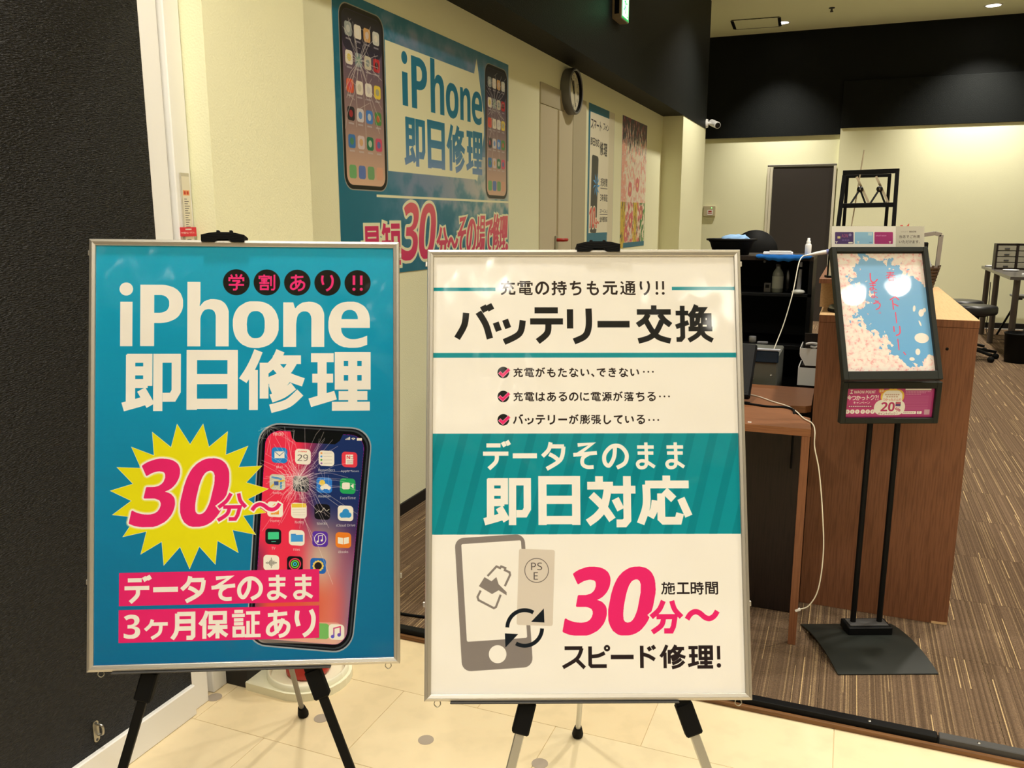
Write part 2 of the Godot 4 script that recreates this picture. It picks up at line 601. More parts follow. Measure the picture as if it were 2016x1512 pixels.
func downlight(text: String, p: Vector3, energy: float, cone: float) -> void:
	var l := thing("downlight", text, "light", at(p.x, p.y, p.z), "round downlights")
	put("ring", shape().lathe([Vector2(0.105, 0.0), Vector2(0.105, -0.004), Vector2(0.085, -0.008), Vector2(0.08, 0.0)], 28), M.trim, l)
	put("lens", shape().lathe([Vector2(0.0, -0.004), Vector2(0.08, -0.004), Vector2(0.08, -0.004), Vector2(0.08, 0.0)], 28), lamp_mat(Color(1, 0.965, 0.9), 14.0), l)
	var s := SpotLight3D.new()
	s.name = "beam"
	s.light_energy = energy
	s.spot_angle = cone
	s.spot_angle_attenuation = 0.9
	s.light_size = 0.07
	light_up(s)
	s.position = Vector3(0, -0.03, 0)
	s.rotation.x = -PI / 2
	l.add_child(s)


func carpet_mesh() -> ArrayMesh:
	var s := shape()
	var h := 0.2498
	var b := 0.006
	var e := 0.0006
	# top with picture coordinates, then bevelled rim
	s.quad(Vector3(-h + e, b, h - e), Vector3(h - e, b, h - e), Vector3(h - e, b, -h + e), Vector3(-h + e, b, -h + e))
	for k in 4:
		s.xf = Transform3D(Basis(Vector3.UP, PI / 2 * k), Vector3.ZERO)
		s.quad(Vector3(-h, 0, h), Vector3(h, 0, h), Vector3(h - e, b, h - e), Vector3(-h + e, b, h - e))
	return s.mesh()


# ====================================================================== banner wall
func picture(c: Canvas, rough: float, coat := 0.0, wave := 0.0) -> StandardMaterial3D:
	var m := mat(Color.WHITE, rough)
	m.albedo_texture = c.texture()
	m.texture_repeat = false
	if wave > 0.0:
		m.heightmap_enabled = true
		m.heightmap_texture = noise_tex(0.012, 77, [[0.2, Color.BLACK], [0.8, Color.WHITE]], 3, 256)
		m.heightmap_scale = wave
	return m


func sheet(w: float, h: float, t: float) -> Shape:
	# a thin sheet in the xy plane, its face at z = t, picture upright on the face
	var s := shape()
	s.quad(Vector3(-w / 2, -h / 2, t), Vector3(w / 2, -h / 2, t), Vector3(w / 2, h / 2, t), Vector3(-w / 2, h / 2, t))
	return s


func pasted(called: String, text: String, category: String, z0: float, z1: float, y0: float, y1: float, m: Material, thick := 0.002) -> Node3D:
	# a sheet on the banner wall, facing +x
	var o := thing(called, text, category, Transform3D(Basis(Vector3.UP, PI / 2), Vector3(-2.0 + 0.0005, (y0 + y1) / 2, (z0 + z1) / 2)))
	put("print", sheet(z0 - z1, y1 - y0, thick), m, o)
	put("backing", shape().box(Vector3(0, 0, thick / 2 - 0.0002), Vector3(z0 - z1, y1 - y0, thick - 0.0004)), M.paper, o)
	return o


func wall_things() -> void:
	# ---- big banner
	pasted("wall_banner_sign", "large blue wall banner showing two phones and a pink 30 minute slogan", "banner", -3.045, -4.915, 1.232, 2.39, picture(banner_print(), 0.35), 0.003)
	# ---- steel door in the banner wall
	var door := thing("door_1", "cream steel door with a red handle between the banner and the clock", "door", at(-2.0, CARPET, -5.47))
	door.set_meta("kind", "structure")
	var cream := mat(dc(206, 186, 140), 0.5)
	var cream2 := mat(dc(186, 168, 124), 0.5)
	put("leaf", inside(door).span(Vector3(-2.02, CARPET, -5.825), Vector3(-1.992, 2.235, -5.475), 0.002), cream, door)
	put("top_panel", inside(door).span(Vector3(-2.02, 2.24, -5.96), Vector3(-1.990, 2.375, -5.475), 0.002), cream2, door)
	put("frame_post", inside(door).span(Vector3(-2.02, CARPET, -5.96), Vector3(-1.984, 2.235, -5.84), 0.003), cream, door)
	put("frame_post", inside(door).span(Vector3(-2.02, CARPET, -6.16), Vector3(-1.987, 2.30, -5.963), 0.003), cream, door)
	put("frame_post", inside(door).span(Vector3(-2.02, CARPET, -6.49), Vector3(-1.984, 2.372, -6.163), 0.003), cream2, door)
	var hd := put("handle", inside(door).box(Vector3(-1.985, 1.30, -5.80), Vector3(0.012, 0.13, 0.035), 0.003), M.steel, door)
	put("lever", inside(door).tube([Vector3(-1.98, 1.335, -5.80), Vector3(-1.935, 1.335, -5.80), Vector3(-1.93, 1.335, -5.88)], 0.012, 8), M.red, hd)
	# ---- clock
	var face := clock_print()
	var clock := thing("wall_clock", "round grey wall clock with a white face above the steel door", "clock", Transform3D(Basis(Vector3.UP, PI / 2), Vector3(-2.0, 2.385, -6.05)))
	var ring := shape()
	ring.xf = Transform3D(Basis(Vector3.RIGHT, PI / 2), Vector3.ZERO)
	ring.lathe([Vector2(0, 0.0), Vector2(0.155, 0.0), Vector2(0.155, 0.0), Vector2(0.160, 0.01), Vector2(0.160, 0.068), Vector2(0.160, 0.068), Vector2(0.155, 0.075), Vector2(0.146, 0.075), Vector2(0.142, 0.072), Vector2(0.142, 0.072), Vector2(0.140, 0.052)], 40)
	put("case", ring, mat(dc(120, 114, 98), 0.4, 0.3), clock)
	var inner := shape()
	inner.xf = Transform3D(Basis(Vector3.RIGHT, PI / 2), Vector3.ZERO)
	inner.lathe([Vector2(0.1405, 0.05), Vector2(0.1405, 0.071), Vector2(0.1405, 0.071), Vector2(0.137, 0.071), Vector2(0.137, 0.071), Vector2(0.137, 0.05)], 40)
	put("rim", inner, M.black, clock)
	var disc := shape()
	for k in 40:
		var a := TAU * k / 40
		var b := TAU * (k + 1) / 40
		var u := func(q: float) -> Vector2: return Vector2(0.5 + cos(q) * 0.5, 0.5 - sin(q) * 0.5)
		disc.tri3(Vector3(0, 0, 0.05), Vector3(cos(a), sin(a), 0) * 0.14 + Vector3(0, 0, 0.05), Vector3(cos(b), sin(b), 0) * 0.14 + Vector3(0, 0, 0.05), Vector2(0.5, 0.5), u.call(a), u.call(b))
	put("dial", disc, picture(face, 0.4), clock)
	for h in [[100.0, 0.075, 0.012], [128.0, 0.105, 0.009], [-72.0, 0.11, 0.003]]:
		var d := Vector3(cos(deg_to_rad(h[0])), sin(deg_to_rad(h[0])), 0)
		put("hand", shape().bar(d * -0.015 + Vector3(0, 0, 0.055), d * h[1] + Vector3(0, 0, 0.055), h[2], 0.002, Vector3(-d.y, d.x, 0)), M.black, clock)
	# ---- posters right of the door
	pasted("teal_poster", "white poster with a teal border and a dark phone picture right of the clock", "poster", -6.595, -7.37, 1.288, 2.38, picture(teal_print(), 0.4))
	pasted("blossom_poster", "bright poster of cherry blossom and young women in many colours at the wall's far end", "poster", -7.645, -8.617, 1.218, 2.40, picture(bright_print(), 0.4))
	# ---- exit sign on the bulkhead
	var sign_ := thing("exit_sign", "small green lit exit sign mounted on the black bulkhead", "sign", Transform3D(Basis(Vector3.UP, PI / 2), Vector3(-1.775, 3.045, -6.515)))
	var gm := picture(exit_print(), 0.3)
	gm.emission_enabled = true
	gm.emission_texture = gm.albedo_texture
	gm.emission = Color(1, 1, 1)
	gm.emission_operator = BaseMaterial3D.EMISSION_OP_MULTIPLY
	gm.emission_energy_multiplier = 1.1
	put("case", shape().box(Vector3(0, 0, 0.036), Vector3(0.215, 0.215, 0.072), 0.004), mat(dc(150, 130, 92), 0.5), sign_)
	put("glowing_face", sheet(0.2, 0.2, 0.0735), gm, sign_)
	put("switch_cover", shape().box(Vector3(-0.1085, -0.02, 0.036), Vector3(0.004, 0.11, 0.035), 0.001), M.black, sign_)
	var glow := OmniLight3D.new()
	glow.name = "sign_glow"
	glow.light_color = Color(0.5, 1.0, 0.7)
	glow.light_energy = 0.02
	glow.light_size = 0.08
	glow.shadow_enabled = true
	glow.omni_range = 20.0
	glow.position = Vector3(0, 0, 0.1)
	sign_.add_child(glow)
	# ---- security camera at the end of the bulkhead
	var cam := thing("security_camera", "white bullet security camera at the far end of the bulkhead", "camera", at(-1.77, 2.63, -10.78))
	var pl := shape()
	pl.xf = Transform3D(Basis(Vector3.FORWARD, PI / 2), Vector3.ZERO)
	put("base", pl.lathe([Vector2(0, 0), Vector2(0.055, 0), Vector2(0.055, 0), Vector2(0.05, 0.02), Vector2(0, 0.022)], 20), M.white, cam)
	put("arm", shape().tube([Vector3(0.01, 0, 0), Vector3(0.06, 0.0, 0.0), Vector3(0.085, -0.01, 0.02)], 0.018, 10), M.white, cam)
	var body := put("body", shape().tube([Vector3(0.055, 0.015, -0.06), Vector3(0.15, -0.035, 0.08)], 0.04, 16), M.white, cam)
	put("lens", shape().tube([Vector3(0.1495, -0.0345, 0.079), Vector3(0.155, -0.038, 0.087)], 0.032, 16), M.black_gloss, body)
	# ---- shutter label strip on the white frame, with its red tag
	var strip := thing("label_strip", "narrow grey label strip with a red tag on the white shutter frame", "label", Transform3D(Basis(Vector3.UP, PI / 2), Vector3(-1.785, 1.30, -1.9315)))
	put("plate", shape().box(Vector3(0, 0, 0.003), Vector3(0.034, 0.62, 0.006), 0.001), mat(dc(196, 182, 146), 0.5, 0.2), strip)
	put("print", sheet(0.031, 0.6, 0.0065), picture(strip_print(), 0.5), strip)
	var tag := Canvas.new(96, 40, 0.096, 0.04, dc(214, 44, 52))
	tag.text("物を置かないで下さい。", 3, 20, 8.2, 8.4, M_CREAM)
	for k in 5:
		tag.rect(30 + k * 7.5, 6, 6, 6, M_CREAM)
	put("red_tag", sheet(0.062, 0.026, 0.009).box(Vector3(0.0, 0, 0.0075), Vector3(0.062, 0.026, 0.0025)), picture(tag, 0.5), strip).position = Vector3(-0.004, 0.145, 0)
	# ---- latch low on the dark wall
	var latch := thing("door_latch", "small steel latch plate low on the dark wallpaper wall", "latch", Transform3D(Basis(Vector3.UP, PI / 2), Vector3(-1.765, 0.153, -1.443)))
	var pp := shape().prism(rounded(0.018, 0.06, 0.008), 0.003)
	put("plate", pp, M.steel, latch)
	put("keeper", shape().tube(curve([Vector3(0.004, 0.018, 0.002), Vector3(0.008, 0.014, 0.016), Vector3(0.008, -0.008, 0.016), Vector3(0.004, -0.012, 0.002)], 5), 0.0035, 8), M.steel, latch)
	for y in [-0.024, 0.024]:
		var sc := shape()
		sc.xf = Transform3D(Basis(Vector3.RIGHT, PI / 2), Vector3(0, y, 0.003))
		put("screw", sc.lathe([Vector2(0.004, 0), Vector2(0.003, 0.0012), Vector2(0, 0.0015)], 10), M.dark_grey, latch)


const M_CREAM := Color(0.97, 0.96, 0.92)


# ====================================================================== prints: a small drawing board for what is printed on paper
class Canvas:
	# units are those of (uw, uh); ink is laid with exact edge coverage
	var w: int
	var h: int
	var sx: float
	var sy: float
	var px: PackedByteArray
	var cov: PackedFloat32Array
	var lo := Vector2i(1 << 20, 1 << 20)
	var hi := Vector2i(-1, -1)
	var font_bold := SystemFont.new()
	var font_plain := SystemFont.new()
	var glyphs: Dictionary
	func _init(pw: int, ph: int, uw: float, uh: float, paper: Color) -> void:
		if uw < 1.0:
			uw *= 1000.0
			uh *= 1000.0
		w = pw
		h = ph
		sx = pw / uw
		sy = ph / uh
		var im := Image.create(w, h, false, Image.FORMAT_RGBA8)
		im.fill(paper)
		px = im.get_data()
		cov.resize(w * h + 4)
		font_bold.font_names = PackedStringArray(["Droid Sans"])
		font_bold.font_weight = 700
		font_plain.font_names = PackedStringArray(["Droid Sans"])
		glyphs = GLYPHS
	func texture() -> ImageTexture:
		return ImageTexture.create_from_image(Image.create_from_data(w, h, false, Image.FORMAT_RGBA8, px))
	func _line(a: Vector2, b: Vector2, sgn: float) -> void:
		if a.y == b.y:
			return
		var dir := sgn
		if a.y > b.y:
			var k := a
			a = b
			b = k
			dir = -sgn
		if b.y <= 0.0 or a.y >= h:
			return
		var dxdy := (b.x - a.x) / (b.y - a.y)
		var x := a.x
		if a.y < 0.0:
			x -= a.y * dxdy
		var top := w - 1.001
		for y in range(maxi(0, int(floor(a.y))), mini(h, int(ceil(b.y)))):
			var row := y * w
			var dy := minf(y + 1.0, b.y) - maxf(y, a.y)
			var xn := x + dxdy * dy
			var d := dy * dir
			var x0 := clampf(minf(x, xn), 0.0, top)
			var x1 := clampf(maxf(x, xn), 0.0, top)
			x = xn
			var i0 := int(x0)
			var i1 := int(ceil(x1))
			if i1 <= i0 + 1:
				var m := 0.5 * (x0 + x1) - i0
				cov[row + i0] += d - d * m
				cov[row + i0 + 1] += d * m
			else:
				var s := 1.0 / (x1 - x0)
				var f0 := x0 - i0
				var a0 := 0.5 * s * (1.0 - f0) * (1.0 - f0)
				var f1 := x1 - i1 + 1.0
				var am := 0.5 * s * f1 * f1
				cov[row + i0] += d * a0
				if i1 == i0 + 2:
					cov[row + i0 + 1] += d * (1.0 - a0 - am)
				else:
					var a1 := s * (1.5 - f0)
					cov[row + i0 + 1] += d * (a1 - a0)
					for xi in range(i0 + 2, i1 - 1):
						cov[row + xi] += d * s
					var a2 := a1 + (i1 - i0 - 3) * s
					cov[row + i1 - 1] += d * (1.0 - a2 - am)
				cov[row + i1] += d * am
	func poly(p: PackedVector2Array) -> void:
		var n := p.size()
		var area := 0.0
		for i in n:
			area += p[i].cross(p[(i + 1) % n])
		var sgn := 1.0 if area > 0.0 else -1.0
		var k := Vector2(sx, sy)
		for i in n:
			var a := p[i] * k
			lo = lo.min(Vector2i(int(a.x) - 1, int(a.y) - 1))
			hi = hi.max(Vector2i(int(a.x) + 2, int(a.y) + 2))
			_line(a, p[(i + 1) % n] * k, sgn)
	func ink(c: Color, fade: Color = Color(0, 0, 0, 0), opacity := 1.0) -> void:
		# lays the collected shapes; with fade the colour runs from c at their top to fade at their foot
		lo = lo.max(Vector2i.ZERO)
		hi = hi.min(Vector2i(w - 1, h - 1))
		var g := fade.a > 0.0
		for y in range(lo.y, hi.y + 1):
			var acc := 0.0
			var q := c.lerp(fade, float(y - lo.y) / maxf(1.0, hi.y - lo.y)) if g else c
			var r := q.r * 255.0
			var gg := q.g * 255.0
			var bb := q.b * 255.0
			for i in range(y * w + lo.x, y * w + hi.x + 1):
				acc += cov[i]
				cov[i] = 0.0
				var a := absf(acc)
				if a > 0.004:
					a = minf(a, 1.0) * opacity
					var o := i * 4
					if a > 0.996:
						px[o] = int(r)
						px[o + 1] = int(gg)
						px[o + 2] = int(bb)
					else:
						px[o] = int(px[o] + (r - px[o]) * a)
						px[o + 1] = int(px[o + 1] + (gg - px[o + 1]) * a)
						px[o + 2] = int(px[o + 2] + (bb - px[o + 2]) * a)
		lo = Vector2i(1 << 20, 1 << 20)
		hi = Vector2i(-1, -1)
	func rect(x: float, y: float, ww: float, hh: float, c: Color, opacity := 1.0) -> void:
		poly(PackedVector2Array([Vector2(x, y), Vector2(x + ww, y), Vector2(x + ww, y + hh), Vector2(x, y + hh)]))
		ink(c, Color(0, 0, 0, 0), opacity)
	func disc(x: float, y: float, r: float) -> void:
		var p := PackedVector2Array()
		for k in 40:
			p.append(Vector2(x + cos(TAU * k / 40) * r, y + sin(TAU * k / 40) * r))
		poly(p)
	func ring(x: float, y: float, r: float, wd: float, from := 0.0, to := 360.0) -> void:
		var p := []
		for k in 41:
			var a := deg_to_rad(lerpf(from, to, k / 40.0))
			p.append(Vector2(x + cos(a) * r, y + sin(a) * r))
		stroke(p, wd)
	func round_rect(c: Vector2, size: Vector2, r: float, turn := 0.0, shear := 0.0) -> PackedVector2Array:
		var p := PackedVector2Array()
		var i := size / 2.0 - Vector2(r, r)
		for q in 4:
			var o := i * Vector2(1 if q in [0, 3] else -1, 1 if q < 2 else -1)
			for k in 7:
				var a := PI / 2 * (q + k / 6.0)
				var v := o + Vector2(cos(a), sin(a)) * r
				v.y += v.x * shear
				p.append(c + v.rotated(turn))
		return p
	func stroke(p: Array, wd: float, grow := 0.0) -> void:
		# a line of even width with mitred corners and square ends
		var n := p.size()
		var closed: bool = n > 3 and p[0].distance_to(p[n - 1]) < 1e-4
		var off := []
		for i in n:
			var a: Vector2 = p[i] - p[i - 1] if i > 0 else (p[n - 1] - p[n - 2] if closed else p[1] - p[0])
			var b: Vector2 = p[i + 1] - p[i] if i < n - 1 else (p[1] - p[0] if closed else a)
			var na := a.normalized().orthogonal()
			var nb := b.normalized().orthogonal()
			var m := na + nb
			m = m.normalized() if m.length() > 1e-4 else na
			off.append(m * (wd * 0.5 + grow) / maxf(m.dot(na), 0.45))
		for i in n - 1:
			var a: Vector2 = p[i]
			var b: Vector2 = p[i + 1]
			if grow > 0.0 and not closed:
				var d := (b - a).normalized() * grow
				if i == 0:
					a -= d
				if i == n - 2:
					b += d
			poly(PackedVector2Array([a + off[i], b + off[i + 1], b - off[i + 1], a - off[i]]))
	func glyph(ch: String, x: float, y: float, gw: float, gh: float, weight := 1.0, grow := 0.0, shear := 0.0, turn := 0.0) -> void:
		# one Japanese character from its strokes, in the box at (x, y)
		if not glyphs.has(ch):
			return
		var parts: PackedStringArray = glyphs[ch].split("|")
		var wd := float(parts[0]) * 0.01 * sqrt(gw * gh) * weight
		var c := Vector2(x + gw / 2, y + gh / 2)
		for k in range(1, parts.size()):
			var s := parts[k]
			if s[0] == "." or s[0] == "o":
				var f := s.substr(1).split_floats(",")
				var o := Vector2(x + gw * f[0] / 100.0, y + gh * f[1] / 100.0)
				if s[0] == ".":
					disc(o.x, o.y, f[2] * 0.01 * gh + grow)
				else:
					ring(o.x, o.y, f[2] * 0.01 * gh, wd * 0.6 + 2.0 * grow)
				continue
			var pts := []
			for q in s.trim_prefix("~").split(" "):
				var f := q.split_floats(",")
				var o := Vector2(x + gw * f[0] / 100.0, y + gh * f[1] / 100.0)
				o.x += (y + gh / 2 - o.y) * shear
				pts.append(c + (o - c).rotated(turn) if turn != 0.0 else o)
			if s[0] == "~":
				var fine := []
				for i in pts.size() - 1:
					var p0: Vector2 = pts[maxi(i - 1, 0)]
					var p3: Vector2 = pts[mini(i + 2, pts.size() - 1)]
					for j in 7:
						fine.append((pts[i] as Vector2).cubic_interpolate(pts[i + 1], p0, p3, j / 7.0))
				fine.append(pts[pts.size() - 1])
				pts = fine
			stroke(pts, wd, grow)
	func text(s: String, x: float, y: float, size: float, advance: float, c: Color, weight := 1.0) -> void:
		for i in s.length():
			glyph(s[i], x + advance * i, y, size, size, weight)
		ink(c)
	func latin(s: String, x: float, y: float, ww: float, hh: float, bold := true, shear := 0.0, grow := 0.0) -> void:
		# Latin letters and figures, fitted into the box
		var t := TextMesh.new()
		t.font = font_bold if bold else font_plain
		t.text = s
		t.font_size = 64
		t.depth = 0.0
		t.pixel_size = 0.1
		t.curve_step = 0.5
		var arr := t.get_mesh_arrays()
		var v: PackedVector3Array = arr[Mesh.ARRAY_VERTEX]
		var ix: PackedInt32Array = arr[Mesh.ARRAY_INDEX]
		var a := Vector2(1e9, 1e9)
		var b := Vector2(-1e9, -1e9)
		var q := PackedVector2Array()
		for p in v:
			var o := Vector2(p.x + p.y * shear, -p.y)
			q.append(o)
		for i in ix:
			a = a.min(q[i])
			b = b.max(q[i])
		var k := Vector2(ww, hh) / (b - a)
		for i in q.size():
			q[i] = Vector2(x, y) + (q[i] - a) * k
		var shifts := [Vector2.ZERO]
		if grow > 0.0:
			for j in 14:
				shifts.append(Vector2.from_angle(TAU * j / 14) * grow)
		for sh in shifts:
			for i in range(0, ix.size(), 3):
				poly(PackedVector2Array([q[ix[i]] + sh, q[ix[i + 1]] + sh, q[ix[i + 2]] + sh]))
	func word(s: String, x: float, y: float, ww: float, hh: float, c: Color, bold := true, shear := 0.0) -> void:
		latin(s, x, y, ww, hh, bold, shear)
		ink(c)
	func paint(x0: float, y0: float, x1: float, y1: float, f: Callable) -> void:
		# every point of a box through f(x, y, colour so far)
		for j in range(maxi(0, int(y0 * sy)), mini(h, int(ceil(y1 * sy)))):
			for i in range(maxi(0, int(x0 * sx)), mini(w, int(ceil(x1 * sx)))):
				var o := (j * w + i) * 4
				var c: Color = f.call((i + 0.5) / sx, (j + 0.5) / sy, Color8(px[o], px[o + 1], px[o + 2]))
				px[o] = clampi(int(c.r * 255.0), 0, 255)
				px[o + 1] = clampi(int(c.g * 255.0), 0, 255)
				px[o + 2] = clampi(int(c.b * 255.0), 0, 255)


func cracks(c: Canvas, at_: Vector2, reach: float, n: int, box: Rect2, r: RandomNumberGenerator, tone: Color, wd := 0.5) -> void:
	# printed picture of splintered glass: rays and short chords around a blow
	for k in n:
		var a := TAU * (k + r.randf() * 0.8) / n
		var p := [at_]
		var steps := r.randi_range(3, 6)
		for s in steps:
			a += r.randf_range(-0.35, 0.35)
			var q: Vector2 = p[p.size() - 1] + Vector2.from_angle(a) * reach / steps * r.randf_range(0.5, 1.2)
			if not box.has_point(q):
				break
			p.append(q)
		if p.size() > 1:
			c.stroke(p, wd)
	for k in n:
		var d := r.randf_range(0.1, 0.5) * reach
		var a := r.randf() * TAU
		var q := at_ + Vector2.from_angle(a) * d
		var e := at_ + Vector2.from_angle(a + r.randf_range(0.2, 0.6)) * d * r.randf_range(0.85, 1.2)
		if box.has_point(q) and box.has_point(e):
			c.stroke([q, e], wd * 0.7)
	c.ink(tone, Color(0, 0, 0, 0), 0.75)


func icon(c: Canvas, x: float, y: float, s: float, tone: Color, shear := 0.07, tone2 := Color(0, 0, 0, 0)) -> void:
	c.poly(c.round_rect(Vector2(x, y), Vector2(s, s), s * 0.23, 0.0, shear))
	c.ink(tone, tone2)


func blue_board_print() -> Canvas:
	var blue := dc(27, 158, 178)
	var blue2 := dc(19, 104, 136)
	var white := dc(252, 240, 210)
	var pink := dc(228, 40, 98)
	var ink := dc(24, 22, 20)
	var c := Canvas.new(1126, 1596, 594, 841, blue)
	c.poly(PackedVector2Array([Vector2.ZERO, Vector2(594, 0), Vector2(594, 841), Vector2(0, 841)]))
	c.ink(blue, blue2)
	# black discs
	var caps := ["学", "割", "あ", "り", "‼"]
	for k in 5:
		c.disc(276.3 + 61.0 * k, 73.3, 26.6)
	c.ink(ink)
	for k in 5:
		c.glyph(caps[k], 276.3 + 61.0 * k - 17, 73.3 - 17, 34, 34, 1.05)
	c.ink(dc(236, 48, 110))
	# iPhone / same-day repair
	c.disc(59.6, 88.5, 13.3)
	c.poly(PackedVector2Array([Vector2(48, 114), Vector2(72, 114), Vector2(72, 204), Vector2(48, 204)]))
	c.latin("P", 87, 79.4, 84, 124.4)
	c.latin("h", 179.4, 73.2, 82, 131)
	c.latin("o", 269.4, 112, 91.5, 95.5)
	c.latin("n", 370, 112, 82.7, 93)
	c.latin("e", 461, 111.8, 84.3, 95.2)
	c.ink(white)
	c.glyph("即", 49, 215, 116, 121, 1.28)
	c.glyph("日", 173, 212, 112, 122, 1.22)
	c.glyph("修", 287, 213, 125, 122, 1.25)
	c.glyph("理", 421, 214, 124, 120, 1.26)
	c.ink(white)
	# phone picture
	phone_picture(c)
	# burst
	var cen := Vector2(185.7, 506)
	var star := PackedVector2Array()
	for k in 38:
		var a := -PI / 2 + TAU * (k + 1) / 38.0
		var r := Vector2(155, 146) if k % 2 == 0 else Vector2(114, 103)
		star.append(cen + Vector2(cos(a) * r.x, sin(a) * r.y))
	c.stroke(Array(star) + [star[0]], 1.6)
	c.ink(dc(250, 244, 180))
	c.poly(star)
	c.ink(dc(228, 214, 22))
	for pass_ in 3:
		var g: float = [5.5, 3.4, 0.0][pass_]
		c.latin("3", 68, 432, 97, 134, true, 0.24, g + 1.3)
		c.latin("0", 168, 432, 94, 135, true, 0.24, g + 1.3)
		c.ink([dc(246, 234, 150), white, pink][pass_], Color(0, 0, 0, 0), 0.6 if pass_ == 0 else 1.0)
	for pass_ in 2:
		var g: float = [3.0, 0.0][pass_]
		c.glyph("分", 240, 500, 58, 58, 0.9, g, 0.22)
		c.glyph("〜", 306, 506, 60, 50, 0.95, g)
		c.ink([white, pink][pass_])
	# pink bars
	c.rect(48.3, 658, 394.4, 66.4, pink)
	c.rect(48.0, 732, 394.7, 65.6, pink)
	var a1 := [["デ", 57.5, 53], ["ー", 112, 54], ["タ", 168, 53], ["そ", 226, 52], ["の", 278, 52], ["ま", 335, 47], ["ま", 387, 47]]
	for q in a1:
		c.glyph(q[0], q[1], 667, q[2], 52, 1.2)
	c.ink(white)
	c.latin("3", 58, 741.5, 32, 48)
	for q in [["ケ", 97, 749, 49, 42], ["月", 148, 737, 55, 57], ["保", 205, 737, 56, 57], ["証", 268, 737, 58, 57], ["あ", 334, 738, 52, 56], ["り", 388, 738, 54, 56]]:
		c.glyph(q[0], q[1], q[2], q[3], q[4], 1.2)
	c.ink(white)
	return c


